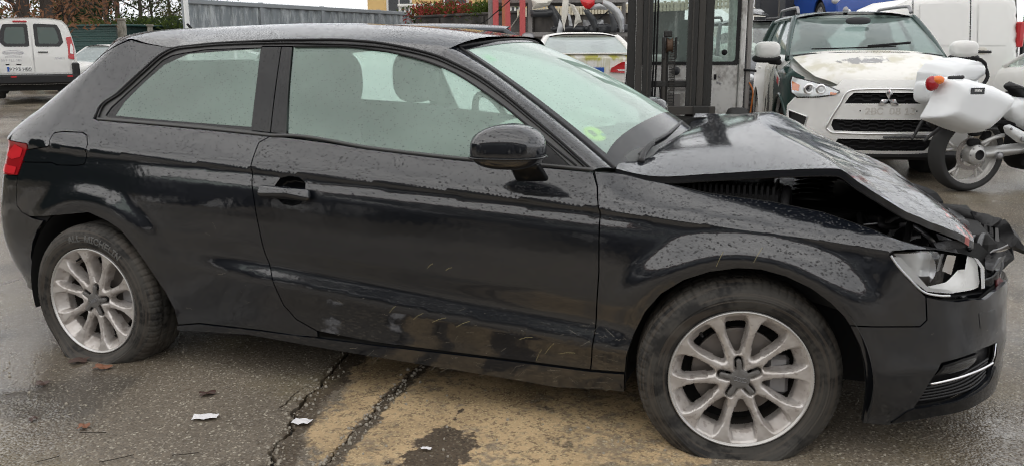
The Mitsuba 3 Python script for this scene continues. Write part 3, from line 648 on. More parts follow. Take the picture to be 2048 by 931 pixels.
# --- bonnet, buckled into a ridge
HN = np.array([[(-.435, .118, .866), (-.44, .5, .893), (-.40, .87, .905), (-.41, 1.25, .895), (-.42, 1.60, .945)],
 [(-.30, .128, .846), (-.32, .5, .905), (-.32, .87, .93), (-.33, 1.25, .93), (-.335, 1.60, .945)],
 [(-.14, .136, .860), (-.17, .5, .918), (-.19, .87, .948), (-.2, 1.25, .957), (-.22, 1.6, .945)],
 [(.10, .14, .884), (-.02, .5, .928), (-.11, .87, .957), (-.12, 1.25, .972), (-.13, 1.6, .95)],
 [(.237, .14, .893), (.09, .5, .932), (-.05, .87, .964), (-.06, 1.25, .978), (-.07, 1.6, .95)],
 [(.300, .142, .856), (.18, .5, .901), (.05, .87, .938), (.04, 1.25, .945), (.03, 1.6, .91)],
 [(.385, .15, .804), (.29, .5, .858), (.20, .87, .892), (.17, 1.25, .885), (.13, 1.6, .84)],
 [(.51, .20, .740), (.45, .5, .793), (.40, .87, .81), (.38, 1.2, .80), (.36, 1.55, .74)],
 [(.60, .29, .690), (.56, .52, .735), (.53, .87, .73), (.50, 1.2, .72), (.47, 1.52, .67)],
 [(.655, .38, .652), (.650, .56, .665), (.635, .87, .655), (.60, 1.2, .65), (.56, 1.5, .61)]])
rs = np.array([0, .12, .28, .52, .64, .70, .80, .91, .96, 1.0]); HS, HT = 90, 60
H1 = PchipInterpolator(rs, HN, axis=0)(np.linspace(0, 1, HS))
HG = CubicSpline(np.linspace(0, 1, 5), H1, axis=1)(np.linspace(0, 1, HT))
cr = meshkit.fbm(HG*9., 3, seed=5)-.5
front = sst(.62, .9, np.linspace(0, 1, HS))[:, None]
HG[..., 2] += cr*.022*front
top = grid_mesh(HG, flip=True)
rim = np.vstack([HG[:, 0], HG[-1, 1:], HG[::-1, -1][1:], HG[0, ::-1][1:]])
dn = rim+[0, 0, -.022]; inn = rim*1.0; c0 = HG.mean((0, 1)); inn = rim+(c0-rim)*.05+[0, 0, -.026]
def bonnet_col(p, n, uv):
    rb = fbm(p.x*25, p.y*40, 9, 3)
    chip = dr.select((p.x > .57) & (p.y < .60) & (rb > .63), 1.0, 0.0)
    return mix((.0030, .0044, .0075), (.30, .05, .04), chip)
princ('paint_bonnet', proc(bonnet_col), .07, 0, 1.0, coat=1., coat_gloss=.99, bump=DROPS, scale=1.0)
hood = add('bonnet', [top, grid_mesh(np.stack([rim, dn, inn], 0), flip=True)], 'paint_bonnet', CAR, 40)
lab(hood, 'wet black bonnet folded upward across its middle, scuffed at its nose')
und = HG[::2, ::2].copy(); und[..., 2] -= .024; und = und+(c0-und)*[.03, .03, 0]
add('inner_panel', grid_mesh(und), 'black_plastic', hood, True)
rg = HG[:, 0]+[0, .012, -.020]; add('edge_flange', tube(rg[10:78], .007, 6), 'trim_grey', hood, True)
# --- cowl, wiper, engine bay
add('cowl', grid_mesh(np.stack([screen(1.0+0*tw, tw)+[0, 0, -.004], screen(1.0+0*tw, tw)+[.10, 0, -.02], screen(1.0+0*tw, tw)+[.22, 0, -.14]], 0), flip=True), 'black_plastic', CAR, 30)
wp = screen(np.array([.985, .95, .93, .90]), np.array([-.80, -.6, -.3, 0.1]), -.014)
wk = add('wiper', tube(smooth_line(wp, 20), .006, 6), 'black_plastic', CAR, True)
add('wiper_arm', tube(smooth_line(np.array([screen(1.03, -.86, -.02), screen(1.0, -.80, -.024), screen(.97, -.66, -.03)]), 12), np.linspace(.013, .008, 12), 8), 'black_plastic', wk, True)
bay = add('engine_bay', [box(-.34, .55, .24, 1.5, .20, .58), box(-.40, -.30, .16, 1.58, .2, .80)], 'black_matte', CAR, False)
ft = np.array([(u, z) for u, z in [(.40, .848), (.277, .824), (.139, .800), (-.059, .782), (-.223, .757), (-.384, .714), (-.54, .664)]])
fe = S(*smooth_line(ft, 40).T)
inw = grid_mesh(np.stack([fe+[0, .004, -.004], fe+[0, .03, -.012], fe+[0, .05, -.03], fe+[0, .06, -.30]], 0))
add('inner_wing', inw, 'black_plastic', bay, 30); add('inner_wing', mirror(inw), 'black_plastic', bay, 30)
ab = [box(-.22+.018*i, -.212+.018*i, .22, .42, .66, .815) for i in range(16)]
add('filter_box', [box(-.23, .08, .225, .43, .58, .80, .012)], 'black_plastic', bay, 30); add('filter_rib', ab, 'black_plastic', bay, False)
ring = np.array([(.09+.0*t, .28+.10*math.cos(t), .70+.10*math.sin(t)) for t in np.linspace(-.6, 2.6, 24)]); add('intake_hose', tube(ring, .014, 10), 'rubber_seal', bay, True)
add('engine_cover', superell((.18, .85, .66), (.28, .36, .07), 4), 'black_plastic', bay, True)
add('coolant_tank', superell((.30, .33, .62), (.09, .07, .07), 4), 'black_matte', bay, True)
for k in range(6):
    q = rng.uniform(0, 1, (5, 3))*[.42, .35, .12]+[.1, .26, .60]; add('engine_hose', tube(smooth_line(q, 30), .010+.004*rng.random(), 8), 'rubber_seal', bay, True)
cl = np.array([(.33, .34, .69), (.37, .33, .70), (.40, .34, .69), (.42, .36, .66)]); add('hose_clip', tube(cl, .004, 6), 'steel_grey', bay, True)
add('engine_head', [box(.0, .38, .55, 1.2, .56, .68, .015), box(.06, .34, .50, .56, .60, .66, .01)], 'steel_grey', bay, 30)
for i in range(5): add('intake_runner', tube(smooth_line([(.02, .60+.12*i, .66), (.14, .60+.12*i, .72), (.30, .60+.12*i, .66)], 12), .026, 10), 'black_plastic', bay, True)
add('strut_tower', revolve([(.001, .0), (.05, .0), (.06, -.02), (.09, -.02), (.10, -.10)], 28), 'steel_grey', bay, 30, to_world=T().translate([-.05, .40, .775]).rotate([1, 0, 0], -90))
add('battery', box(.08, .26, .36, .50, .50, .69, .01), 'black_plastic', bay, 30); add('battery_terminal', box(.20, .23, .38, .41, .69, .71, .003), 'chrome', bay, 30)
add('inner_rail', box(-.3, .60, .27, .31, .52, .60, .01), 'trim_grey', bay, 30); add('radiator', box(.58, .62, .35, 1.35, .25, .60), 'steel_grey', bay, False)
add('bent_bracket', tube(smooth_line([(.40, .36, .64), (.46, .40, .69), (.52, .38, .66), (.55, .42, .62)], 14), .008, 6), 'steel_grey', bay, True); add('bent_bracket', tube(smooth_line([(.44, .42, .60), (.50, .46, .64), (.56, .50, .60)], 12), .006, 6), 'white_plastic', bay, True)
# --- broken headlight
hp = Polygon([(-.41, .655), (-.415, .664), (-.459, .669), (-.56, .663), (-.652, .646), (-.70, .63), (-.735, .600), (-.748, .519), (-.62, .525), (-.529, .539), (-.46, .594), (-.423, .635)]).buffer(.006).buffer(-.006)
side('headlight', hp, 'black_matte', d=.055, step=.02, gap=-.002, skirt=-.05, shell=False)
hk = CAR+'__headlight'
pts, tri, lps = poly_mesh(hp, .014)
def lam(poly, d0, m, name, step=.014, label=None):
    p, t, lp = poly_mesh(Polygon(poly).buffer(0) if not isinstance(poly, Polygon) else poly, step)
    d = d0(p) if callable(d0) else d0
    k = add(name, TM(S(p[:, 0], p[:, 1], d), t[:, ::-1]), m, hk, True)
    if label: lab(k, label)
# silver lower blade, chrome reflectors and a bowl behind the lens
princ('lamp_silver', (.66, .67, .68), .28, .55)
lam([(-.418, .650), (-.440, .650), (-.53, .556), (-.60, .545), (-.62, .532), (-.525, .545), (-.455, .600)], .004, 'lamp_silver', 'lamp_blade')
lam([(-.53, .556), (-.60, .565), (-.665, .600), (-.672, .640), (-.72, .625), (-.742, .55), (-.735, .535), (-.70, .532), (-.62, .532)], lambda p: .012+.03*np.clip((p[:, 1]-.55)/.08, 0, 1)*(p[:, 0] > -.66), 'white_plastic', 'lamp_housing', label='pale inner housing of the broken headlight')
lam([(-.430, .654), (-.50, .662), (-.552, .658), (-.560, .615), (-.545, .585), (-.50, .590), (-.46, .62)], lambda p: .030+.02*np.sin((p[:, 0]+.43)*26), 'lamp_silver', 'lamp_reflector')
lam([(-.585, .60), (-.60, .648), (-.635, .642), (-.62, .585)], .02, 'chrome', 'reflector')
lam([(-.572, .595), (-.586, .650), (-.598, .648), (-.583, .598)], .03, 'steel_grey', 'reflector_edge')
bowl = revolve([(0.001, .045), (.02, .042), (.045, .03), (.062, .006)], 28); bowl.apply_transform(trimesh.transformations.rotation_matrix(-.5, [0, 0, 1])); bowl.apply_translation(S(-.50, .612, .035))
add('reflector_bowl', bowl, 'chrome', hk, True)
lam([(-.735, .600), (-.700, .630), (-.68, .638), (-.715, .60), (-.725, .535), (-.745, .535)], -.004, 'lamp_silver', 'lamp_edge')
lens = Polygon([(-.41, .655), (-.418, .664), (-.50, .668), (-.553, .662), (-.575, .61), (-.57, .56), (-.60, .530), (-.529, .541), (-.46, .594), (-.423, .635)])
lam(lens, -.001, 'lens_clear', 'lens', label='clear headlight lens, broken away at its front half')
hs = smooth_line([(-.41, .655), (-.425, .633), (-.462, .592), (-.53, .538), (-.60, .528)], 30); add('lens_edge', tube(S(hs[:, 0], hs[:, 1], 0), .0035, 6), 'lamp_silver', hk, True)
# --- torn front end
def shard(name, pts3, th, m, label=None, wob=.012, seed=1):
    """a bent, torn sheet: 3-D outline filled in, given thickness"""
    p = np.array(pts3, float); c = p.mean(0); u_, s_v, vt = np.linalg.svd(p-c)
    q = (p-c) @ vt[:2].T; poly = Polygon(q).buffer(0)
    if isinstance(poly, MultiPolygon): poly = max(poly.geoms, key=lambda g: g.area)
    p2, tri, lps = poly_mesh(poly, .02)
    from scipy.interpolate import griddata
    h = griddata(q, (p-c) @ vt[2], p2, method='linear'); hn = griddata(q, (p-c) @ vt[2], p2, method='nearest'); h = np.where(np.isnan(h), hn, h)
    P = c+p2 @ vt[:2]+h[:, None]*vt[2]
    P = P+vt[2]*((meshkit.fbm(P*22., 3, seed=seed)-.5)*2*wob)[:, None]
    Q = P+vt[2]*th; n = len(P); f = [tri, tri[:, ::-1]+n]
    for lp in lps: b = np.roll(lp, -1); f += [np.stack([lp, lp+n, b+n], 1), np.stack([lp, b+n, b], 1)]
    m_ = TM(np.vstack([P, Q]), np.vstack(f)); m_.fix_normals()
    k = add(name, m_, m, CAR, 30)
    if label: lab(k, label)
    return k
fc = 'front_carrier'
shard(fc, [(.632,1.150,.644),(.734,1.100,.630),(.818,1.0,.624),(.834,1.0,.601),(.800,1.0,.606),(.737,1.1,.599),(.649,1.15,.616)], .02, 'black_plastic', 'torn black front carrier hanging out past the bonnet nose', .008, 1)
shard(fc, [(.726,1.08,.633),(.767,1.08,.620),(.800,1.0,.570),(.810,1.0,.542),(.780,1.0,.555),(.749,1.05,.585)], .015, 'black_matte', None, .008, 2)
shard(fc, [(.644,1.12,.635),(.694,1.12,.618),(.711,.95,.602),(.732,.90,.584),(.783,.90,.564),(.770,.80,.558),(.722,.80,.561),(.691,.90,.582)], .015, 'black_plastic', None, .012, 3)
shard(fc, [(.798,1.0,.598),(.828,.98,.627),(.842,.95,.610),(.862,.95,.571),(.893,.95,.539),(.905,.95,.512),(.880,.95,.523),(.843,.93,.536),(.807,.92,.524),(.780,.92,.541),(.807,.97,.563)], .03, 'black_plastic', None, .02, 4)
shard('broken_bar', [(.721,.62,.564),(.764,.60,.582),(.794,.58,.603),(.800,.58,.576),(.767,.55,.546),(.736,.52,.530),(.717,.52,.535)], .014, 'black_plastic', None, .01, 5)
cs = shard('crumpled_corner', [(.610,.262,.490),(.641,.300,.511),(.675,.330,.525),(.717,.380,.541),(.730,.420,.560),(.754,.460,.549),(.788,.550,.505),(.800,.600,.475),(.748,.450,.482),(.703,.360,.472),(.659,.310,.474)], .006, 'gloss_black', 'creased upper corner of the bumper below the headlight', .022, 6)
princ('tear_red', (.10, .018, .02), .35)
shard('torn_edge', [(.730,.395,.53),(.745,.43,.535),(.765,.47,.50),(.755,.45,.485),(.738,.41,.487)], .004, 'tear_red', None, .015, 8)
shard('broken_bracket', [(.712,.40,.519),(.722,.43,.554),(.748,.50,.581),(.772,.55,.580),(.752,.48,.536),(.733,.42,.508)], .006, 'gloss_black', None, .015, 7)
shard('lamp_bracket', [(.519,.250,.664),(.564,.300,.667),(.603,.330,.660),(.621,.350,.638),(.567,.300,.635),(.531,.250,.646)], .012, 'black_plastic', None, .006, 9)
shard('front_filler', [(.571,.50,.626),(.701,.60,.605),(.741,.62,.56),(.73,.58,.48),(.602,.42,.49)], .02, 'dark_liner', None, .01, 10)
for i in range(7): t_ = i/6; shard('carrier_rib', [(.70+.10*t_, 1.10-.12*t_, .60-.01*t_), (.71+.10*t_, 1.10-.12*t_, .60-.01*t_), (.715+.10*t_, 1.06-.12*t_, .555-.02*t_), (.70+.10*t_, 1.06-.12*t_, .555-.02*t_)], .004, 'trim_grey' if i % 3 == 0 else 'black_plastic', None, .002, 20+i)
shard('broken_bracket', [(.735, .60, .575), (.79, .62, .60), (.80, .66, .585), (.76, .70, .56), (.73, .66, .555)], .004, 'steel_grey', None, .012, 31)
shard('torn_edge', [(.845, .96, .60), (.858, .95, .575), (.885, .95, .545), (.872, .955, .575)], .003, 'trim_grey', None, .006, 33)
for a, b, c_ in (((.70,.40,.50),(.755,.47,.57),.004), ((.72,.43,.49),(.78,.56,.56),.003), ((.70,.6,.57),(.79,.95,.55),.010), ((.66,.5,.60),(.74,.9,.585),.008)):
    add('loose_wire', tube(smooth_line([a, (np.array(a)+b)/2+rng.normal(0, .015, 3), b], 16), c_, 6), 'black_plastic', CAR, True)
add('far_carrier', [box(.60, .78, .75, 1.45, .30, .60, .03)], 'dark_liner', CAR, 30)
# --- door mirror
mk = add('door_mirror', superell((-.718, -.105, .945), (.112, .105, .064), 2.9, squash=lambda v: np.column_stack([v[:, 0], v[:, 1]*(1-.25*v[:, 0]/.112), v[:, 2]*(1-.10*np.abs(v[:, 0]/.112)**2)+.012*(1-(v[:, 0]/.112)**2)*(v[:, 2] > 0)])), 'paint_black', CAR, True)
a = np.linspace(0, 2*np.pi, 49); eq = np.column_stack([-.718+.1135*np.sign(np.cos(a))*abs(np.cos(a))**.69, -.105+.1065*np.sign(np.sin(a))*abs(np.sin(a))**.69*(1-.25*np.sign(np.cos(a))*abs(np.cos(a))**.69), .922+0*a])
add('lamp_strip', tube(eq, .0035, 6, False), 'gloss_black', mk, True)
add('mirror_glass', superell((-.808, -.095, .944), (.012, .080, .046), 4), 'chrome', mk, True)
add('mirror_foot', hull_spheres([(-.725, -.05, .890, .017), (-.655, -.05, .890, .017), (-.70, .00, .840, .012), (-.64, .01, .840, .010), (-.735, .012, .832, .008)]), 'gloss_black', mk, True)
mm = trimesh.util.concatenate([superell((-.715, -.10, .942), (.11, .105, .064), 2.9), hull_spheres([(-.735, -.05, .885, .022), (-.655, -.05, .885, .022), (-.66, .02, .83, .015)])])
add('door_mirror', mirror(mm), 'paint_black', CAR, True)
# --- handle: a cup pressed into the door, a bar across it
cup = CUP
p2, t2, l2 = poly_mesh(cup, .007); dd = shapely.distance(cup.boundary, shapely.points(p2))
cv = S(p2[:, 0], p2[:, 1], 0); cv[:, 1] += .048*np.sqrt(1-(1-np.clip(dd/.045, 0, 1))**2)+.0
hk_ = add('handle', hull_spheres([(-1.715, -.026, .740, .016), (-1.715, -.022, .755, .013), (-1.60, -.040, .748, .018), (-1.525, -.026, .735, .016), (-1.525, -.024, .750, .013)]), 'paint_black', door, True)
add('handle_cup', TM(cv, t2[:, ::-1]), 'gloss_black', door, True)
# --- wheels
def tyre_mesh(flat, n=432):
    prof = [(.200, .012), (.212, .004), (.2235, -.002), (.226, -.009), (.232, -.0155), (.240, -.0185), (.250, -.0215), (.256, -.0225), (.2575, -.0238), (.259, -.0226), (.264, -.023), (.2655, -.0242), (.267, -.0226), (.275, -.021), (.287, -.0165), (.292, -.0125), (.297, -.010), (.303, -.004), (.3085, .004), (.3125, .012), (.315, .021), (.3165, .034), (.317, .046), (.3095, .049), (.3095, .055), (.3175, .058), (.318, .085), (.310, .088), (.310, .096), (.318, .099), (.318, .124), (.310, .127), (.310, .134), (.317, .137), (.315, .165), (.309, .182), (.295, .196), (.262, .21), (.225, .20), (.205, .185)]
    pr = np.array(prof); a = np.arange(n)*2*np.pi/n
    R = np.broadcast_to(pr[:, 0], (n, len(pr))).copy(); Yy = np.broadcast_to(pr[:, 1], (n, len(pr))).copy()
    ph = np.where(np.arange(n) % 6 < 1, 0, 1)[:, None]
    sho = (pr[:, 1] > .003) & (pr[:, 1] < .047) & (pr[:, 0] > .308)
    R = np.where((ph == 0) & sho[None], R-.0045, R)
    sho2 = (pr[:, 1] > -.012) & (pr[:, 1] <= .003) & (pr[:, 0] > .291) & (pr[:, 0] < .308)
    R = np.where((ph == 0) & sho2[None], R-.0012, R); Yy = np.where((ph == 0) & sho2[None], Yy+.003, Yy)
    mid = (pr[:, 1] > .056) & (pr[:, 1] < .126) & (pr[:, 0] > .3105)
    R = np.where((((np.arange(n)+2) % 9)[:, None] == 0) & mid[None], R-.004, R)
    P = np.stack([R*np.cos(a)[:, None], Yy, R*np.sin(a)[:, None]], -1)
    return P
def flatten(P, h, soft=.055):
    """the tyre gone flat: pressed against the ground at z = -h, its sides bulging out"""
    P = P.copy(); r = np.hypot(P[..., 0], P[..., 2]); comp = np.maximum(0, -h-P[..., 2])
    near = sst(-h+.12, -h-.01, P[..., 2]); k = np.clip((r-.222)/.09, 0, 1)
    chord = math.sqrt(.317**2-h*h); side_ = sst(chord+.05, chord-.12, np.abs(P[..., 0]))
    out = np.where(P[..., 1] < .095, -1, 1)
    P[..., 1] += out*side_*near*.042*np.sin(np.pi*np.clip(k, 0, 1))**.8
    P[..., 2] = np.where(comp > 0, -h+.002*np.clip(.3-r, 0, 1), P[..., 2])
    return P
def tyre_dust(p, n, uv):
    g = fbm(p.x*20, p.y*30, p.z*20); h = fbm(p.x*90, p.y*90, p.z*70, 2); big = noise(p.x*9, p.y*6, p.z*9)
    f = smoothstep(.40, .66, g*.6+h*.25+big*.3)
    streak = smoothstep(.5, .62, fbm(dr.sqrt(dr.square(p.x-dr.select(p.x < -1.3, -2.601, 0.0))+dr.square(p.z-.24))*160, p.x*5, p.z*5, 2)); return mix(mix((.014, .0135, .013), (.045, .037, .030), streak), (.095, .088, .077), .45*f)
princ('tyre_rubber', proc(tyre_dust), .72, 0, .35)
princ('tyre_dark', (.018, .018, .018), .7)
princ('tyre_letters', (.11, .11, .105), .75)
def alloy_dirt(p, n, uv):
    r = fbm(p.x*30, p.y*30, p.z*30); s = smoothstep(.62, .70, fbm(p.x*55, p.y*55, p.z*55+4))
    return mix(mix((.62, .59, .565), (.50, .465, .435), smoothstep(.35, .65, r)), (.20, .15, .12), .35*s)
princ('alloy', proc(alloy_dirt), .34, .55, .5, coat=.35, coat_gloss=.85)
princ('alloy_clean', (.60, .59, .57), .32, .55, .5, coat=.35, coat_gloss=.85)
princ('alloy_barrel', (.10, .092, .086), .5, .4)
princ('cap_grey', (.16, .155, .15), .4, .3)
princ('disc_steel', (.22, .20, .185), .5, .7)
def spoke_poly(nut0):
    pol = Point(0, 0).buffer(.068, 48).union(Point(0, 0).buffer(.2215, 96).difference(Point(0, 0).buffer(.179, 96)))
    for k in range(5):
        for s in (-1, 1):
            th = math.radians(nut0+72*k+s*17.0); sk = s*.0
            prof = [(.045, .023), (.075, .0175), (.105, .0145), (.14, .0140), (.165, .0165), (.185, .024), (.205, .040)]
            L_p = [(r, w) for r, w in prof]+[(r, -w) for r, w in prof[::-1]]
            c_, s_ = math.cos(th), math.sin(th)
            pol = pol.union(Polygon([(r*c_-w*s_, r*s_+w*c_) for r, w in L_p]))
    pol = pol.buffer(.0085, 12).buffer(-.0085, 12)
    for k in range(5):
        th = math.radians(nut0+72*k); d_ = np.array([math.cos(th), math.sin(th)])
        pol = pol.difference(LineString([d_*.036, d_*.0585]).buffer(.0118, 10))
    return pol
def rim_parts(nut0):
    pol = spoke_poly(nut0); pts, tri, lps = poly_mesh(pol, .0048)
    r = np.hypot(pts[:, 0], pts[:, 1]); d = shapely.distance(pol.boundary, shapely.points(pts))
    dish = PW([0, .05, .08, .13, .18, .205, .222], [.012, .012, .014, .010, .004, .002, .000])
    ax = np.full(len(pts), 9.)
    for k in range(5):
        for s in (-1, 1):
            th = math.radians(nut0+72*k+s*17.0); c_, s_ = math.cos(th), math.sin(th); al = pts[:, 0]*c_+pts[:, 1]*s_; ac = np.abs(-pts[:, 0]*s_+pts[:, 1]*c_); wd = np.interp(al, [.10, .14, .165, .185, .205, .222], [.011, .0105, .0125, .017, .026, .030]); ax = np.minimum(ax, np.where(al > .05, ac-wd, 9.))
    y = dish(r)+.0085*(1-np.clip(d/.0115, 0, 1))**2*(r < .165)+.046*np.clip((.2095-r)/.034, 0, 1)**.9*sst(0, .010, ax)*(r > .10)
    V = np.column_stack([pts[:, 0], y, pts[:, 1]]); n = len(V); back = V+[0, .030, 0]; vs, f = [V, back], [tri]
    for lp in lps: b = np.roll(lp, -1); f += [np.stack([lp, b+n, lp+n], 1), np.stack([lp, b, b+n], 1)]
    face = TM(np.vstack(vs), np.vstack(f)); face.faces = face.faces[:, ::-1]
    return face
barrel = revolve([(.2035, .012), (.213, .003), (.2165, -.004), (.2195, -.007), (.2228, -.004), (.2228, .01)], 96)
inner = revolve([(.182, .05), (.184, .09), (.188, .18)], 72)
disc = revolve([(.05, .075), (.13, .075), (.142, .078), (.142, .095), (.05, .095)], 64)
backp = revolve([(.001, .135), (.187, .135), (.187, .15)], 40)
def cap_parts(nut0):
    star = Point(0, 0).buffer(.031, 32)
    for k in range(5):
        th = math.radians(nut0+72*k); star = star.union(LineString([(0, 0), (.0575*math.cos(th), .0575*math.sin(th))]).buffer(.0075, 8))
    p_ = plate(star, .010, .008, .003); v = np.array(p_.vertices); p_ = TM(np.column_stack([v[:, 0], .014-v[:, 2], v[:, 1]]), p_.faces[:, ::-1])
    rings_ = []
    for q in (-1.5, -.5, .5, 1.5):
        a = np.linspace(0, 2*np.pi, 21); rings_.append(tube(np.column_stack([q*.0095+.0068*np.cos(a), 0*a+.003, .0068*np.sin(a)]), .0011, 6, False))
    bolts = [revolve([(.001, .021), (.010, .021), (.0105, .030)], 12) for _ in range(5)]
    for k, b in enumerate(bolts): th = math.radians(nut0+72*k); b.apply_translation((.052*math.cos(th), 0, .052*math.sin(th)))
    return p_, trimesh.util.concatenate(rings_), bolts
def wheel(center, steer, camber, nut0, h, letters=None, flip=False, label=None, capdeg=0):
    wk_ = CAR+'__wheel' if not flip else CAR+'__far_wheel'
    M = trimesh.transformations.rotation_matrix
    X = trimesh.transformations.translation_matrix(center) @ M(-steer, [0, 0, 1]) @ M(-camber, [1, 0, 0])
    def put(name, m, mm_, parent=None, sm=35):
        m = m.copy(); m.apply_transform(X)
        if flip: m = mirror(m)
        return add(name, m, mm_, parent, sm)
    P = flatten(tyre_mesh(0), h); ty = grid_mesh(P, close_u=True)
    RO = trimesh.transformations.translation_matrix([0, -.009, 0])
    def out(m): m = m.copy(); m.apply_transform(RO); return m
    base = put('wheel' if not flip else 'far_wheel', out(rim_parts(nut0)), 'alloy', CAR, 40)
    if label: lab(base, label)
    put('tyre', ty, 'tyre_rubber', base, 50); put('rim_lip', out(barrel), 'alloy_clean', base, True); put('rim_barrel', inner, 'alloy_barrel', base, True)
    put('brake_disc', disc, 'disc_steel', base, 30); put('back_plate', backp, 'dark_liner', base, True)
    if flip: return
    cap, rings_, bolts = cap_parts(nut0)
    put('hub_cap', out(cap), 'cap_grey', base, 30)
    R = M(math.radians(-capdeg), [0, 1, 0]); rr = rings_.copy(); rr.apply_transform(R); put('emblem', out(rr), 'steel_grey', base, True)
    for b in bolts: put('wheel_bolt', out(b), 'dark_liner', base, 30)
    cal = box(-.16, -.09, .055, .115, -.06, .07, .012); cal.apply_transform(M(math.radians(180), [0, 1, 0])); put('brake_caliper', cal, 'steel_grey', base, 30)
    vth = math.radians(nut0+36+18-18); put('valve', tube([(.185*math.cos(vth), .03, .185*math.sin(vth)), (.178*math.cos(vth), .005, .178*math.sin(vth))], .0045, 8), 'black_plastic', base, True)
    if letters:
        txt, r0, mid, hgt, bold = letters
        m = meshkit.text_mesh(txt, hgt, .0016, bold); v = np.array(m.vertices); wv = v[:, 0].max()
        m = TM(v, m.faces).subdivide(); v = np.array(m.vertices)
        th = math.radians(mid)-(v[:, 0]-wv/2)/r0; rr_ = r0+v[:, 1]
        ysurf = np.interp(rr_, [.226, .240, .250, .262, .275, .287, .297], [-.0125, -.0185, -.0215, -.023, -.021, -.0165, -.010])
        Q = np.column_stack([rr_*np.cos(th), ysurf-v[:, 2]-.0003, rr_*np.sin(th)])
        lab(put('tyre_lettering', TM(Q, m.faces), 'tyre_letters', base, False), kind='stuff')
wheel((-2.601, 0, .24), 0, 0.0, 80, .24, ('ALL  MICHELIN', .252, 78, .026, True), label='silver rear wheel on a flat tyre with raised lettering', capdeg=20)
wheel((0, .018, .24), -.249, .0, 96, .24, ('MICHELIN', .258, 235, .020, True), label='brake-dusted silver front wheel on a flat tyre', capdeg=-12)
wheel((-2.601, 0, .30), 0, 0, 80, .30, flip=True); wheel((0, .018, .30), .249, 0, 96, .30, flip=True)
for (cx_, cz_, R_, dep) in ((0, .24, .385, .36), (-2.60, .245, .395, .34)):
    th = np.linspace(-.22, np.pi+.22, 60); yy = np.linspace(.012, dep, 6)
    P = np.stack([cx_+R_*np.cos(th)[:, None]+0*yy, 0*th[:, None]+yy[None]+(.03 if cx_ < -1 else .0), cz_+R_*np.sin(th)[:, None]+0*yy], -1)
    wl = grid_mesh(P); pl_ = Polygon(np.column_stack([cx_+R_*np.cos(th), cz_+R_*np.sin(th)])); q2, t2, _ = poly_mesh(pl_, .06)
    cap_ = TM(np.column_stack([q2[:, 0], 0*q2[:, 0]+dep, q2[:, 1]]), t2)
    for mm_ in (wl, mirror(wl)): add('arch_liner', mm_, 'dark_liner', CAR, True)
    for mm_ in (cap_, mirror(cap_)): add('arch_liner', mm_, 'dark_liner', CAR, False)
# --- hidden body shell behind the panel gaps, floor and cabin
sh = shapely.union_all([p.buffer(.008) for p in ALLP]).buffer(-.010)
for g in getattr(sh, 'geoms', [sh]):
    p2, t2, _ = poly_mesh(g, .035); m = TM(S(p2[:, 0], p2[:, 1], .022), t2[:, ::-1]); add('body_shell', m, 'dark_liner', CAR, False); add('body_shell', mirror(m), 'dark_liner', CAR, False)
add('floor_pan', [box(-3.2, .62, .36, 1.38, .20, .26), box(-2.15, -.45, .12, 1.62, .16, .22)], 'dark_liner', CAR, False)
add('parcel_shelf', box(-3.15, -2.45, .22, 1.52, .93, .95), 'interior_grey', CAR, False)
def seat(y, x):
    s = add('seat', superell((x, y, .62), (.13, .26, .36), 3.2, squash=lambda v: v+np.column_stack([-.25*v[:, 2], 0*v[:, 2], 0*v[:, 2]])), 'seat_cloth', CAR, True)
    add('headrest', superell((x-.12, y, 1.12), (.085, .15, .125), 2.8), 'seat_cloth', s, True)
    add('cushion', superell((x+.30, y, .42), (.30, .26, .10), 3.5), 'seat_cloth', s, True)
seat(.50, -1.60); seat(1.24, -1.60)
rs_ = add('rear_seat', superell((-2.28, .87, .70), (.12, .60, .28), 5), 'seat_cloth', CAR, True)
for y in (.5, 1.24): add('headrest', superell((-2.34, y, .99), (.05, .13, .07), 3), 'seat_cloth', rs_, True)
dash = add('dashboard', superell((-.62, .87, .78), (.30, .66, .14), 5), 'interior_grey', CAR, True)
a = np.linspace(0, 2*np.pi, 41); sw = np.column_stack([0*a, .185*np.cos(a), .185*np.sin(a)]); sw = sw @ trimesh.transformations.rotation_matrix(-.42, [0, 1, 0])[:3, :3].T+[-1.30, 1.24, .87]
st_ = add('steering_wheel', tube(sw, .016, 8, False), 'black_matte', CAR, True); add('wheel_hub', superell((-1.29, 1.24, .87), (.04, .085, .07), 2.5), 'black_matte', st_, True)
bagm = trimesh.creation.icosphere(4); bv = np.array(bagm.vertices); bv = bv*(1+.45*(meshkit.fbm(bv*1.5+3, 2)-.5))[:, None]*[.17, .26, .10]+[-.86, .60, .90]
bg = add('airbag', TM(bv, bagm.faces), 'bag_white', CAR, True); lab(bg, 'deflated white airbag lying on the dashboard')
bv2 = np.array(bagm.vertices); bv2 = bv2*(1+.5*(meshkit.fbm(bv2*2.6+9, 3)-.5))[:, None]*[.14, .24, .09]+[-.84, 1.16, .90]; add('airbag', TM(bv2, bagm.faces), 'bag_white', CAR, True)
add('roof_lining', grid_mesh(np.stack([X, Y, Z-.035], -1)[::6, ::4]), 'interior_grey', CAR, True)
add('antenna', tube([(-2.72, .87, 1.335), (-2.76, .87, 1.372)], .006, 6), 'black_matte', CAR, True)
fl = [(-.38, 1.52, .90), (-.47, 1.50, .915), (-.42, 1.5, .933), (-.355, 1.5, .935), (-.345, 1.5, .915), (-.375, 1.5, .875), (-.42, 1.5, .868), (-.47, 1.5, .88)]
shard('bonnet_gap_shade', fl, .008, 'dark_liner', None, .004, 12)  # dark plate put in for the shaded gap under the lifted bonnet corner
RT, FW = np.array([.93455, .35583]), np.array([-.35583, .93455])
def spot(px, d, lat=0.):
    """a place on the ground d metres ahead of the photographer and u metres to the right"""
    u = px; return CAM[:2]+FW*d+RT*u
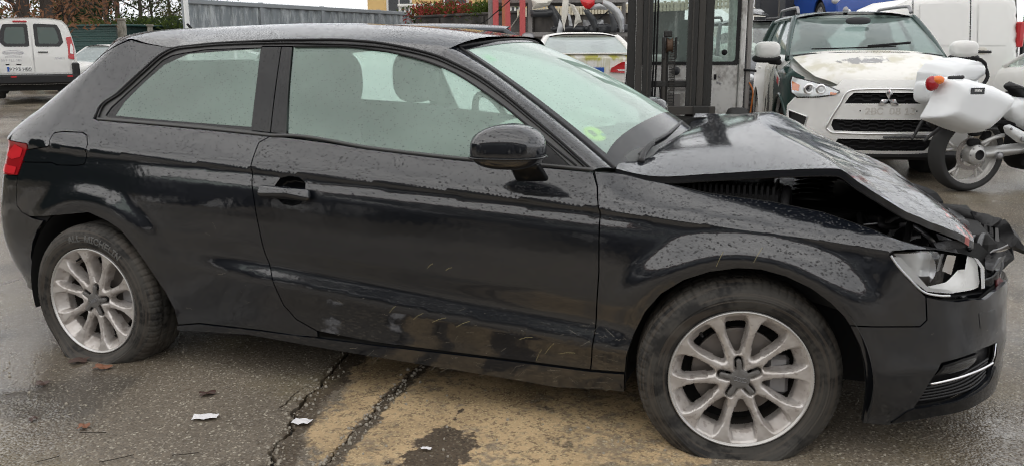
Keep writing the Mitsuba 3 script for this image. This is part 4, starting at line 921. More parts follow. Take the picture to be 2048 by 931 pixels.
def lat(px, d): return (px-1024)/FPX*d*.979
# ---- far: sky-line trees, hedges, house, container, shed
princ('bark', (.055, .045, .038), .9); princ('bark_pine', (.09, .055, .042), .9)
def leafm(key, c): scene[key] = {'type': 'principledthin', 'base_color': rgb(*c), 'roughness': .6, 'diff_trans': .7, 'spec_trans': 0., 'eta': 1.4}; return key
leafm('leaf_pine', (.045, .062, .030)); leafm('leaf_brown', (.24, .125, .075)); leafm('leaf_hedge', (.075, .105, .028)); leafm('leaf_olive', (.13, .125, .055)); leafm('leaf_red', (.30, .055, .05)); leafm('leaf_dark', (.035, .05, .03))
def limbs(base, h, seed, spread=.5, n=9, r0=.16, depth=2, start=.3):
    q = np.random.default_rng(seed); out, tips = [], []
    trunk = smooth_line([base, base+[q.normal(0, .12), q.normal(0, .12), h*.5], base+[q.normal(0, .25), q.normal(0, .25), h]], 12); out.append(tube(trunk, np.linspace(r0, r0*.25, 12), 8))
    def grow(p, d, l, r, lev):
        e = p+d*l; m = (p+e)/2+q.normal(0, .06*l, 3); pts = smooth_line([p, m, e], 6); out.append(tube(pts, np.linspace(r, r*.35, 6), 5)); tips.append((e, r)); tips.append((m, r))
        if lev > 0:
            for _ in range(4):
                v = d+q.normal(0, .55, 3); v /= np.linalg.norm(v); k = q.uniform(.35, 1); grow(p+(e-p)*k, v, l*q.uniform(.4, .65), r*.45, lev-1)
    for k in range(n):
        f = start+(1-start)*(k+q.random())/n; p = trunk[int(f*11)]; a = q.uniform(0, 2*np.pi); d = np.array([math.cos(a)*spread, math.sin(a)*spread, q.uniform(.15, .8)]); d /= np.linalg.norm(d); grow(p, d, h*q.uniform(.18, .34)*(1.15-f*.5), r0*.4*(1.1-f*.6), depth)
    return out, np.array([t[0] for t in tips])
def tree(name, px, d, h, label, leafk, nleaf, size, seed, r0=.16, spread=.6, n=9, start=.3, cl=.45, bark='bark', group=None, z0=0, zmin=0):
    k = thing(name, label, 'tree', group); b = np.array([*spot(lat(px, d), d), z0]); br, tips = limbs(b, h, seed, spread, n, r0, 2, start)
    add('trunk', br, bark, k, True); lab(k+'__trunk', kind='stuff') if False else None
    if nleaf:
        q = np.random.default_rng(seed+1); c = tips[q.integers(0, len(tips), nleaf)]+q.normal(0, cl, (nleaf, 3))*[1, 1, .7]; c = c[c[:, 2] > zmin+.5*meshkit.noise(c*2.)]; add('crown', leaves(c, size, seed), leafk, k, False)
    return k
tree('oak_tree', 50, 30, 8, 'oak with dark trunk and brown winter leaves behind the white van, left of its neighbour', 'leaf_brown', 4200, .10, 11, .28, .6, 12, .24, .5, zmin=1.75)
tree('oak_tree', 100, 30.5, 8, 'oak with dark trunk and rusty leaves behind the white van, nearer the green shed', 'leaf_brown', 3000, .10, 12, .28, .5, 12, .24, .45, zmin=1.75)
tree('leafy_tree', 5, 38, 9, 'olive-green tree at the left edge of the photo behind the white van', 'leaf_olive', 3600, .13, 13, .2, .7, 12, .1, .9)
tree('pine_tree', 150, 70, 6.5, 'low dark pine on the skyline above the green shed', 'leaf_dark', 4200, .22, 14, .2, .6, 10, .25, .6, 'bark_pine', )
tree('pine_tree', 190, 74, 6.0, 'second low dark pine on the skyline right of the first above the green shed', 'leaf_dark', 4200, .22, 15, .2, .6, 10, .25, .7, 'bark_pine')
tree('pine_tree', 222, 52, 14, 'tall pine with slender leaning bare trunk rising over the green shed', 'leaf_pine', 2600, .2, 16, .20, .6, 7, .30, .7, 'bark_pine')
tree('pine_tree', 240, 52, 13, 'tall pine with two thin trunks just behind the concrete gatepost', 'leaf_pine', 2600, .2, 17, .18, .6, 7, .28, .7, 'bark_pine')
for i, (px, d, s, l) in enumerate(((285, 47, 21, 'bushy evergreen tree directly above the hedge beside the gatepost'), (318, 60, 22, 'bare twiggy tree between the gateposts and the metal fence'), (345, 55, 23, 'bare branching tree right of centre of the gap by the metal fence'), (372, 50, 24, 'bare tree with many fine branches closest to the metal fence'))):
    tree('bare_tree' if i else 'evergreen_tree', px, d, (9, 8, 8.5, 8)[i], l, 'leaf_pine' if i == 0 else 'leaf_olive', (3800, 1300, 900, 1500)[i], .12, s, .13, .55, 14, .1, .5)
def hedge(name, label, p0, p1, z0, z1, th, m, n, size, seed, cat='hedge', m2=None):
    k = thing(name, label, cat); q = np.random.default_rng(seed); p0, p1 = np.array(p0), np.array(p1); t = q.random(n); nn = np.array([-(p1-p0)[1], (p1-p0)[0]])/np.linalg.norm(p1-p0)
    zt = z1-.5*(z1-z0)*q.random(n)**1.2*(.4+meshkit.fbm(np.column_stack([t*9, t*0, t*0+seed]), 3)); zz = z0+(z1+.35*(meshkit.fbm(np.column_stack([t*14, t*0+3, t*0+seed]), 3)-.5)*2-z0)*np.sqrt(q.random(n))
    pts = np.column_stack([p0+(p1-p0)*t[:, None]+nn*(q.normal(0, th/2.5, (n, 1))), zz]); half = q.random(n) < .55 if m2 else np.ones(n, bool)
    add('foliage', leaves(pts[half], size, seed), m, k, False)
    if m2: add('foliage', leaves(pts[~half], size, seed+1), m2, k, False)
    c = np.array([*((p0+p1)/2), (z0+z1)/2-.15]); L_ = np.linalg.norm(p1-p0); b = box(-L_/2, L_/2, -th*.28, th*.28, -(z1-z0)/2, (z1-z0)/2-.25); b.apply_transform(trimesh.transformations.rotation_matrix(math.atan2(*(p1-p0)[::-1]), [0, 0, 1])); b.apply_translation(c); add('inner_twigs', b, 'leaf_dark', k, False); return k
hedge('hedge', 'clipped green hedge between the concrete gateposts and the corrugated metal fence', spot(lat(235, 40), 40), spot(lat(420, 36), 36), 0, 2.55, 1.2, 'leaf_hedge', 9000, .085, 31, m2='leaf_dark')
hedge('hedge', 'low green hedge showing along the top of the green shed', spot(lat(-60, 46), 46), spot(lat(250, 46), 46), 0, 2.75, 1.2, 'leaf_hedge', 9000, .10, 32, m2='leaf_olive')
# green shed
sk = thing('green_shed', 'dark green shed of ribbed metal sheet behind the white van', 'shed'); p0, p1 = spot(lat(60, 36.5), 36.5), spot(lat(243, 35), 35); d_ = (p1-p0)/np.linalg.norm(p1-p0); SP = Put(sk, frame(*p1, *(-d_)))
princ('green_sheet', (.018, .062, .056), .45, .1); princ('green_dark', (.010, .03, .028), .5)
SL = np.linalg.norm(p1-p0); zz = np.arange(0, 2.2, .02); pf = np.column_stack([.02*((zz*5.5) % 1 < .55), zz]); SP('wall', grid_mesh(np.array([[(x, y, z) for y, z in pf] for x in (-.0, SL)])), 'green_sheet', None, False)
SP('end_wall', box(-.06, .0, -2.5, .05, 0, 2.2), 'green_dark', None, False); SP('roof', box(-.25, SL, -2.6, .18, 2.2, 2.28, .02), 'green_sheet'); SP('corner_post', box(-.04, .05, .03, .09, 0, 2.2), 'green_dark')
# gateposts
def conc(p, n, uv):
    g = fbm(p.x*5, p.y*5, p.z*2.2); f = fbm(p.x*30, p.y*30, p.z*20)
    return mix((.30, .28, .24), (.13, .125, .10), smoothstep(.35, .7, .7*g+.3*f))
princ('concrete', proc(conc), .85)
def dk_conc(p, n, uv):
    g = fbm(p.x*1.5+p.y*1.5, 1, p.z*.7); s = fbm((p.x+p.y)*6, 2, p.z*1.2)
    return mix((.075, .068, .062), (.022, .021, .020), smoothstep(.35, .68, .5*g+.5*s))
princ('stained_wall', proc(dk_conc), .85)
for px, d, w, h, l in ((250, 34.2, .26, 2.42, 'thick weathered concrete gatepost at the corner of the green shed'), (306, 31, .16, 2.10, 'slim weathered concrete post standing before the hedge')):
    k = thing('concrete_post', l, 'post'); PP = Put(k, frame(*spot(lat(px, d), d), *FW)); PP('shaft', superell((0, 0, h/2), (w/2, w/2, h/2), 12), 'concrete', None, 40); PP('cap', box(-w/2-.02, w/2+.02, -w/2-.02, w/2+.02, h-.02, h+.05, .015), 'concrete')
# corrugated fence
def galv(p, n, uv):
    s = fbm((p.x+p.y)*7, 3, p.z*1.1, 4); d = fbm((p.x+p.y)*40, 3, p.z*6)
    return mix((.20, .225, .24), (.43, .46, .47), smoothstep(.42, .72, .65*s+.35*d))
princ('galvanised', proc(galv), .5, .25)
princ('container_frame', (.23, .25, .265), .5, .2)
ck = thing('metal_fence', 'tall grey fence of corrugated metal sheets with streaks, running behind the car', 'fence'); c0, c1 = spot(-8.68, 24.05), spot(-3.62, 33.); d_ = (c1-c0)/np.linalg.norm(c1-c0); CP = Put(ck, frame(*c0, *d_)); CL = np.linalg.norm(c1-c0)
# local y points left of the direction of travel; the near side is at y = 0, the box lies at y > 0
bays = [0, 2.75, 5.4, 8.3, CL]
def corr(x0, x1):
    x, out = x0, []
    while x < x1: out += [(x, .0), (x+.16, .0), (x+.20, .05), (x+.36, .05), (x+.40, .0)]; x += .40
    return [q for q in out if q[0] <= x1]+[(x1, 0)]
for a, b in zip(bays[:-1], bays[1:]):
    pr = np.array(corr(a+.07, b-.07)); CP('side_panel', grid_mesh(np.stack([np.column_stack([pr, 0*pr[:, 0]+.12]), np.column_stack([pr, 0*pr[:, 0]+2.5])], 0)), 'galvanised', None, False)
for x in bays: CP('post', box(x-.07, x+.07, -.05, .06, 0, 2.62, .01), 'container_frame')
CP('top_rail', box(-.07, CL+.07, -.065, .07, 2.48, 2.6, .012), 'container_frame'); CP('bottom_rail', box(-.07, CL+.07, -.06, .07, .0, .14, .01), 'container_frame')
CP('end_post', box(-.10, .04, -.10, -.055, 0, 2.7, .01), 'white_plastic')
# yellow house with balustrade, red hedge and wall
hk2 = thing('yellow_house', 'ochre-yellow house with white window frames behind the red hedge', 'house'); HP = Put(hk2, frame(*spot(lat(740, 44), 44), *RT))
princ('ochre_wall', (.68, .47, .20), .85); princ('window_dark', (.02, .025, .03), .08, 0, .5); princ('roof_tile', (.28, .10, .06), .8); princ('white_paint', (.68, .68, .65), .5)
HP('wall', box(0, 9.5, 0, 7, 0, 6.2), 'ochre_wall', None, False)
HP('roof', prism([(-.5, 6.2), (10, 6.2), (10, 6.4), (4.7, 8.3), (-.5, 6.4)], -.4, 7.4), 'roof_tile', None, False)
for x in (1.55, 4.3, 6.9):
    for z in (2.9, 4.8) if x != 4.3 else (3.0, 4.8):
        w = HP('window', box(x-.62, x+.62, -.07, .0, z-.05, z+1.25, .01), 'white_paint'); HP('pane', box(x-.52, x-.03, -.085, -.05, z+.05, z+1.15), 'window_dark', w, False); HP('pane', box(x+.03, x+.52, -.085, -.05, z+.05, z+1.15), 'window_dark', w, False); HP('sill', box(x-.72, x+.72, -.16, .0, z-.12, z-.05, .01), 'white_paint', w)
bk = thing('balustrade', 'white balustrade of small columns along the terrace of the yellow house', 'balustrade'); BP = Put(bk, frame(*spot(lat(800, 38), 38), *RT))
BP('hand_rail', box(0, 11.5, -.12, .12, 3.02, 3.14, .02), 'white_paint'); BP('plinth', box(0, 11.5, -.12, .12, 2.2, 2.36, .02), 'white_paint')
for i in range(62):
    b = revolve([(.03, 2.36), (.07, 2.5), (.035, 2.66), (.06, 2.8), (.03, 3.02)], 8); v = np.array(b.vertices); BP('baluster', TM(np.column_stack([v[:, 0]+.12+i*.185, v[:, 2], v[:, 1]]), b.faces[:, ::-1]), 'white_paint', None, True)
wk2 = thing('boundary_wall', 'dark stained concrete wall below the red hedge and behind the scrap rack', 'wall'); w0, w1 = spot(lat(834, 31), 31), spot(lat(1000, 28), 28); w2 = w0+(w1-w0)*2.6; d_ = (w1-w0)/np.linalg.norm(w1-w0); WP = Put(wk2, frame(*w0, *d_)); WL = np.linalg.norm(w2-w0)
WP('wall', box(0, WL, 0, .3, 0, 2.32), 'stained_wall', None, False)
for x in np.arange(1.2, WL, 2.2): WP('pilaster', box(x-.12, x+.12, -.06, .0, 0, 2.28, .01), 'stained_wall')
WP('coping', box(-.05, WL, -.06, .36, 2.32, 2.40, .02), 'stained_wall')
hedge('hedge', 'red-leaved hedge with green patches on top of the stained wall', w0+FW*.9, w0+(w1-w0)*.80+FW*.9, 2.1, 2.68, .8, 'leaf_red', 4200, .07, 33, m2='leaf_hedge')
hedge('shrub', 'green bush at the right end of the red hedge', w0+(w1-w0)*.80+FW*.8, w0+(w1-w0)*.97+FW*.8, 2.1, 2.76, .8, 'leaf_hedge', 1800, .07, 34, cat='shrub')
fk = thing('picket_fence', 'cream picket fence seen between the hanging car parts', 'fence'); FP = Put(fk, frame(*(w0+(w1-w0)*1.2+np.array([.05, -.15])), *d_))
for i in range(70): FP('picket', box(i*.11, i*.11+.075, -.03, .0, 2.20, 2.43+.03*(i % 2)), 'cream', None, False)
FP('fence_rail', box(0, 7.7, .0, .03, 2.24, 2.28), 'cream', None, False); FP('fence_rail', box(0, 7.7, .0, .03, 2.36, 2.40), 'cream', None, False)
princ('cream', (.55, .50, .38), .6)
# ---- scrap rack with hanging panels
princ('rack_grey', (.26, .25, .24), .6, .4); princ('slat_red', (.44, .075, .075), .5); princ('slat_rust', (.36, .12, .06), .6); princ('silver_paint', (.40, .41, .42), .3, .5, coat=.6); princ('white_dirty', (.58, .56, .50), .45); princ('dark_part', (.03, .032, .036), .35); princ('red_part', (.55, .01, .015), .2, coat=1.)
rk = thing('scrap_rack', 'grey steel rack holding scrap body panels behind the crashed car', 'rack'); r0 = spot(lat(983, 20.5), 20.5); RK = 20.5/15
RF = frame(*r0, *RT) @ np.array([[RK, 0, 0, 0], [0, RK, 0, 0], [0, 0, RK, 1.2446*(1-RK)], [0, 0, 0, 1]]); RP = Put(rk, RF)
for u in (0, .66, 2.35):
    for y in (0, 1.1): RP('upright', box(u-.035, u+.035, y-.03, y+.03, 0, 3.2, .006), 'rack_grey')
for z in (1.50, 2.05, 2.9):
    for y in (.0, 1.1): RP('beam', box(-.0, 2.35, y-.025, y+.025, z-.05, z+.03, .006), 'rack_grey')
RP('shelf', box(.66, 2.35, .03, 1.07, 1.5, 1.53), 'dark_part', None, False); RP('shelf', box(0, 2.35, .03, 1.07, 2.06, 2.09), 'rack_grey', None, False)
RP('brace', tube([(.1, 1.1, 1.3), (.6, 1.1, 2.0)], .012, 6), 'white_dirty'); RP('brace', tube([(1.3, 1.1, 1.3), (2.2, 1.1, 2.0)], .015, 6), 'dark_part')
for px, m, lean, l in ((993.5, 'slat_red', .0, 'leftmost red board standing in the scrap rack'), (1011.5, 'slat_rust', .0, 'rust-orange board standing second from the left in the scrap rack'), (1028, 'slat_red', .03, 'red board standing third from the left in the scrap rack'), (1046.5, 'slat_red', .0, 'brightest red board beside the rack upright')):
    u = lat(px, 14.85)-lat(983, 15); k = thing('red_board', l, 'board', None); M_ = box(-.047, .047, -.22, -.18, .0, 2.7, .006); M_.apply_transform(trimesh.transformations.rotation_matrix(-lean, [0, 1, 0])); M_.apply_translation((u-lean*1.3, 0, 0)); M_.apply_transform(RF); scene[k] = mikit.ply(M_, m, smooth=30)
def fender(name, label, pts, y, m, curve=.10, cat='car panel', seed=1):
    """a hung body panel: outline given by pixel-free local u, z, bent and hemmed"""
    k = thing(name, label, cat); p = Polygon(pts).buffer(0).buffer(.008).buffer(-.008); q, t, lps = poly_mesh(p, .035); n = len(q)
    c = q.mean(0); d = shapely.distance(p.boundary, shapely.points(q)); yy = y-curve*np.clip(d/.12, 0, 1)**.7+.05*(meshkit.fbm(np.column_stack([q*3, 0*q[:, 0]+seed]), 3)-.5)
    A_1 = np.column_stack([q[:, 0], yy, q[:, 1]]); B_1 = A_1+[0, .015, 0]; f = [t, t[:, ::-1]+n]
    for lp in lps: b = np.roll(lp, -1); f += [np.stack([lp, lp+n, b+n], 1), np.stack([lp, b+n, b], 1)]
    M_ = TM(np.vstack([A_1, B_1]), np.vstack(f)); M_.fix_normals(); M_.apply_transform(RF); scene[k] = mikit.ply(M_, m, smooth=40); return k
uz = lambda pts, d=14.8: [(lat(px, d)-lat(983, 15), 1.2446-(py-88.4)*d/FPX) for px, py in pts]
fender('car_bumper', 'pale grey bumper lying on the upper shelf of the scrap rack', uz([(1064, -8), (1108, -8), (1100, 4), (1085, 9), (1068, 11)]), -.15, 'white_dirty', .12, 'bumper')
fender('car_wing', 'black car wing with grey edge hanging left of the cream strip', uz([(1095, 2), (1108, 4), (1122, 22), (1130, 40), (1127, 56), (1117, 75), (1113, 50), (1106, 30), (1100, 15)]), -.10, 'dark_part', .08)
fender('car_wing', 'narrow cream strip of body panel hanging in the scrap rack', uz([(1126, -5), (1138, -5), (1137, 18), (1131, 40), (1130, 54), (1124, 32), (1124, 12)]), -.22, 'white_dirty', .03)
fender('car_wing', 'white car wing with wheel-arch cutout hanging in the scrap rack', uz([(1138, 0), (1150, 4), (1160, 20), (1165, 36), (1158, 38), (1149, 48), (1152, 26), (1144, 10)]), -.14, 'white_dirty', .07)
fender('car_wing', 'dark grey bent wing hanging right of the white wing', uz([(1120, 30), (1128, 44), (1124, 62), (1116, 74), (1114, 58)]), -.2, 'silver_paint', .05)
fender('car_wing', 'slim grey panel edge hanging between cream strip and white wing', uz([(1137, 18), (1142, 22), (1148, 45), (1146, 54), (1140, 42)]), -.08, 'silver_paint', .03)
fender('car_body_cut', 'silver rear quarter of a car body at the right end of the scrap rack', uz([(1205, -6), (1222, 0), (1240, 14), (1248, 30), (1248, 56), (1240, 56), (1236, 40), (1226, 22), (1214, 12), (1204, 4)]), -.25, 'silver_paint', .08)
fender('car_tail_lamp', 'bright red lamp unit lying on the scrap rack', uz([(1160, -8), (1190, -8), (1189, 4), (1180, 12), (1172, 11), (1164, 3)]), -.18, 'red_part', .08, 'lamp')
fender('car_bonnet', 'grey bonnet edge lying across the upper shelf', uz([(1176, 6), (1200, 0), (1215, 8), (1216, 13), (1190, 12), (1176, 15)]), -.05, 'silver_paint', .05)
fender('car_wing', 'black wing hanging below the red lamp unit', uz([(1166, 12), (1178, 14), (1192, 28), (1200, 50), (1190, 54), (1180, 36)]), -.18, 'dark_part', .06)
fender('car_bumper', 'dark bumper lying under the pale grey bumper', uz([(1062, 13), (1106, 11), (1112, 20), (1096, 27), (1064, 27)]), -.12, 'dark_part', .10, 'bumper')
fender('car_wing', 'dark wing with curved edge hanging at the right beside the silver body cut', uz([(1214, 14), (1226, 24), (1234, 42), (1232, 58), (1222, 56), (1220, 36)]), -.30, 'dark_part', .06)
fender('body_panel', 'grey door skin leaning at the back of the scrap rack', uz([(1172, 30), (1214, 30), (1216, 58), (1172, 60)]), .35, 'silver_paint', .05, 'car panel')
kk = thing('scrap_heap', 'heap of dark engine parts on the ground below the scrap rack', 'scrap'); KP = Put(kk, RF); q = np.random.default_rng(4)
for i in range(40):
    u = q.uniform(.50, 2.3); z = q.uniform(.2, 1.44 if u < 1.15 else 1.2); KP('scrap_piece', superell((u, q.uniform(-.5, -.15), z), tuple(q.uniform(.06, .2, 3)), q.uniform(2.2, 6)), ('dark_part', 'black_matte', 'steel_grey')[int(q.integers(0, 3))] if i % 5 else 'dark_part')
for i in range(8):
    a = q.uniform([.6, -.6, .9], [1.8, -.3, 1.3]); KP('scrap_rod', tube([a, a+q.normal(0, .22, 3)], .018, 6), 'black_matte')
for i in range(9):
    k = thing('car_part', ('black bumper piece lying leftmost on the middle shelf of the scrap rack', 'dark moulding second on the middle shelf of the scrap rack', 'flat black trim in the middle of the scrap rack shelf', 'round black part right of centre on the middle shelf', 'long dark part near the right end of the middle shelf', 'black part at the right end of the middle shelf', 'dark bonnet liner on the top shelf behind the red lamp', 'silver moulding on the top shelf left of the silver body cut', 'dark headlamp shell on the top shelf behind the cream strip')[i], 'car part')
    m_ = superell((1.22+.20*(i % 6), -.02+.05*(i % 3), (1.58 if i < 6 else 2.16)), ((.22, .16, .10, .20, .26, .18)[i % 6], .14, (.06, .05, .04, .08, .05, .07)[i % 6]), 2.3+.5*(i % 4)); m_.vertices = np.array(m_.vertices)+.03*(meshkit.fbm(np.array(m_.vertices)*9, 2, seed=i)[:, None]-.5); m_.apply_transform(RF); scene[k] = mikit.ply(m_, 'silver_paint' if i == 7 else 'dark_part', smooth=40)
# ---- parked and wrecked vehicles
princ('paint_white', (.66, .66, .64), .25, 0, .5, coat=1.); princ('paint_navy', (.030, .036, .045), .2, .2, .5, coat=1.); princ('paint_silver', (.36, .37, .38), .25, .5, coat=1.); princ('paint_grey', (.060, .062, .068), .25, .3, coat=1.); princ('paint_blue', (.012, .06, .30), .2, .1, coat=1.); princ('paint_green', (.012, .040, .036), .2, .1, coat=1.)
glass('glass_pale', (.7, .76, .76), .6, (.66, .73, .74))
def mossy(p, n, uv):
    a = fbm(p.x*9, p.y*9, p.z*1.5, 4); s = smoothstep(1.04, 1.10, p.z)*smoothstep(1.19, 1.13, p.z)
    drip = smoothstep(.45, .7, fbm((p.x+.4*p.y)*24, 2, p.z*2.5))*smoothstep(.75, 1.0, p.z)
    return mix((.66, .65, .62), (.38, .36, .08), dr.clip(s*smoothstep(.35, .6, a)+.45*drip*smoothstep(1.16, 1.09, p.z), 0, 1))
princ('paint_mossy', proc(mossy), .35, 0, .5, coat=.5)
# dark saloon whose roof shows over the car
dn = spot(lat(1312, 10), 10)
dk_k, DP, _ = motor_car('dark_saloon', 'dark blue-grey car whose roof and aerial show above the black car roof', frame(*dn, *RT), 'paint_navy', 4.4, 1.78, 1.53, [(0, .72), (-.4, .86), (-1.05, 1.0), (-3.3, 1.08), (-4.4, .98)], (-1.0, -1.68, -3.2, -4.1), (-.85, -3.5, .31), mid=(.48,))
DP('window_chrome', tube(smooth_line([(-1.02, .83, 1.03), (-1.72, .69, 1.415), (-2.4, .665, 1.445), (-3.2, .67, 1.42), (-3.95, .80, 1.08)], 40), .012, 6), 'chrome'); DP('aerial', tube([(-2.0, .0, 1.50), (-1.86, .0, 1.58), (-1.60, .0, 1.80)], .006, 6), 'black_matte')
sn = spot(lat(868, 13), 13)
motor_car('silver_car', 'silver car of which only the roof shows above the black car rear', frame(*sn, *RT), 'paint_silver', 4.3, 1.75, 1.575, [(0, .72), (-.4, .86), (-1.05, 1.02), (-3.3, 1.08), (-4.3, 1.0)], (-1.0, -1.6, -3.75, -4.25), (-.85, -3.45, .31), mid=(.5,))
# white car by the green shed
hx = -RT*.5-FW*.85; nn_ = spot(lat(104, 27), 27)
wcar, WC, _ = motor_car('white_car', 'small white car parked between the white van and the green shed', frame(*nn_, *hx), 'paint_white', 4.1, 1.72, 1.47, [(0, .66), (-.35, .80), (-1.05, .92), (-3.3, .98), (-4.1, .9)], (-1.0, -1.62, -3.0, -3.8), (-.85, -3.4, .31), mid=(.48,), glassm='glass_pale')
WC('wiper', tube([(-.98, -.2, .97), (-1.12, .4, 1.07)], .012, 6), 'black_matte')
# white saloon seen from behind
st = spot(lat(1180, 14.4), 14.4)
ws_k, WS, g_ = motor_car('white_saloon', 'white saloon seen from behind beside the forklift, mossy boot lid and red tail light', frame(*(st+FW*4.5), *FW), 'paint_mossy', 4.5, 1.80, 1.555, [(0, .72), (-.4, .86), (-1.05, 1.0), (-3.6, 1.13), (-4.42, 1.15), (-4.5, 1.12)], (-1.0, -1.7, -2.95, -3.80), (-.85, -3.6, .32), mid=(.48,), wt=.70, tail=.05, glassm='glass_pale')
for s, nm in ((-1, 1), (1, 2)):
    lp = [(s*.34, .885), (s*.36, .95), (s*.52, 1.04), (s*.72, 1.06), (s*.86, 1.00), (s*.86, .87), (s*.60, .865)]
    m_ = prism([(a, b) for a, b in lp], 0, .03); v = np.array(m_.vertices); WS('tail_light', TM(np.column_stack([-4.535+.22*np.clip(np.abs(v[:, 0])-.45, 0, 1)**1.6+v[:, 1], -v[:, 0], v[:, 2]]), m_.faces[:, ::-1] if True else m_.faces), 'tail_red', None, 40)
    WS('lamp_line', box(-4.53, -4.52, min(-s*.36, -s*.74), max(-s*.36, -s*.74), .905, .925), 'white_plastic', None, False)
number_plate(WS, -4.515, .02, .905, '7702', True, 'plate_blue', inkm='white_plastic', blue=False); WS('bumper_line', box(-4.52, -4.50, -.8, .8, .70, .715), 'dark_part', None, False); WS('badge', text_on('TDI', .05, (-4.512, -.58, .79), (0, -1, 0), (0, 0, 1), .004), 'steel_grey', None, False) if False else None
WS('lip_spoiler', box(-4.49, -4.30, -.72, .72, 1.165, 1.19, .01), 'paint_mossy')
# white van at the left
vc = spot(lat(68, 21.4), 21.4); vd = FW+RT*lat(68, 1.); vd /= np.linalg.norm(vd)
vk = thing('white_van', 'white passenger van seen from behind at the left edge of the photo', 'van'); VP = Put(vk, frame(*vc, *vd, .12))
G = []
for x, k in ((0, .90), (.02, .955), (.08, .99), (.2, 1.), (1, 1.), (2.8, 1.), (3.6, .97), (4.5, .82)):
    w = .93; prof = [(.0, .35), (.90, .35), (.93, .45), (.94, .9), (.93, 1.15), (.88, 1.45), (.80, 1.74), (.70, 1.86), (.45, 1.905), (0, 1.92)]
    kz = 1 if x < 3 else (.9 if x < 4 else .55); r = np.array([(y*k, .35+(z-.35)*kz*(.985 if x < .03 else 1)) for y, z in prof]); full = np.vstack([r, (r*[-1, 1])[::-1][1:-1]]); G.append(np.column_stack([np.full(len(full), x), full]))
G = np.array(G); G[0, :, 0] += .10*np.clip((G[0, :, 2]-1.0), 0, 1); G[1, :, 0] += .10*np.clip((G[1, :, 2]-1.0), 0, 1); b = grid_mesh(G.transpose(1, 0, 2), close_u=True); c = G[0].mean(0); n_ = len(G[0]); v = np.vstack([b.vertices, [c+[0, 0, 0]]]); idx = np.arange(n_)*len(G); f = np.vstack([b.faces, np.stack([np.full(n_, len(v)-1), np.roll(idx, -1), idx], 1)]); VP('body', TM(v, f), 'paint_white', None, 40)
bx = lambda z: .10*max(0, z-1.0)
def rear_poly(pts, off_, th, m, name, parent=None, r=.04, label=None):
    p = Polygon(pts).buffer(-r).buffer(2*r).buffer(-r) if r else Polygon(pts); q, t, lps = poly_mesh(p, .08); n = len(q); A_1 = np.column_stack([np.array([bx(z) for z in q[:, 1]])-off_, -q[:, 0], q[:, 1]]); B_1 = A_1+[th, 0, 0]; f = [t[:, ::-1], t+n]
    for lp in lps: b = np.roll(lp, -1); f += [np.stack([lp, lp+n, b+n], 1), np.stack([lp, b+n, b], 1)]
    m_ = TM(np.vstack([A_1, B_1]), np.vstack(f)); m_.fix_normals(); return VP(name, m_, m, parent, 30, label)
for s in (-1, 1):
    d_k = rear_poly([(s*.015, .62), (s*.76, .62), (s*.77, 1.15), (s*.70, 1.5), (s*.60, 1.80), (s*.015, 1.84)], .012, .02, 'paint_white', 'rear_door', None, .02)
    w_k = rear_poly([(s*.06, 1.24), (s*.58, 1.24), (s*.67, 1.34), (s*.63, 1.62), (s*.57, 1.76), (s*.06, 1.78)], .020, .01, 'gloss_black', 'window', d_k, .05)
    rear_poly([(s*.14, 1.31), (s*.54, 1.31), (s*.58, 1.38), (s*.55, 1.58), (s*.50, 1.69), (s*.14, 1.70)], .026, .004, 'van_pane', 'pane', d_k, .04)
    rear_poly([(s*.74, .96), (s*.87, .93), (s*.895, 1.2), (s*.85, 1.48), (s*.735, 1.46), (s*.76, 1.2)], .022, .05, 'tail_red', 'tail_light', None, .015)
    rear_poly([(s*.795, 1.08), (s*.862, 1.06), (s*.875, 1.22), (s*.835, 1.34), (s*.80, 1.2)], .030, .02, 'white_plastic', 'lamp_lens', vk+'__tail_light' if s < 0 else vk+'__tail_light_001', .01)
    ty, sp, bkk = road_wheel(.32, .2)
    for x in (.75, 3.7): t2 = ty.copy(); t2.apply_translation((x, 0, .32)); t2.apply_translation((0, -s*.9 if s > 0 else .7, 0)); VP('tyre', t2, 'tyre_dark', None, True)
scene['van_pane'] = {'type': 'blendbsdf', 'weight': .55, 'a': {'type': 'thindielectric', 'specular_transmittance': rgb(.6, .7, .66)}, 'b': {'type': 'principledthin', 'base_color': rgb(.30, .36, .34), 'roughness': .5, 'diff_trans': 1.0}}
VP('bumper', box(-.12, .10, -.95, .95, .36, .59, .04), 'black_plastic'); VP('bumper', box(-.10, .25, -.97, -.80, .36, .86, .03), 'black_plastic'); VP('bumper', box(-.10, .25, .80, .97, .36, .86, .03), 'black_plastic'); VP('underside', box(.2, 4., -.85, .85, .2, .38), 'dark_liner', None, False)
number_plate(VP, -.02, .32, .715, '9793 HBS', True); VP('door_handle', box(-.04, -.01, -.32, -.10, 1.10, 1.125, .008), 'black_plastic'); VP('brake_light', box(.035, .07, .06, .36, 1.805, 1.845, .01), 'tail_red'); VP('reflector', box(-.13, -.12, .40, .52, .52, .56), 'tail_red', None, False); VP('reflector', box(-.13, -.12, -.80, -.68, .52, .56), 'tail_red', None, False)
princ('decal_grey', (.34, .34, .38), .5)
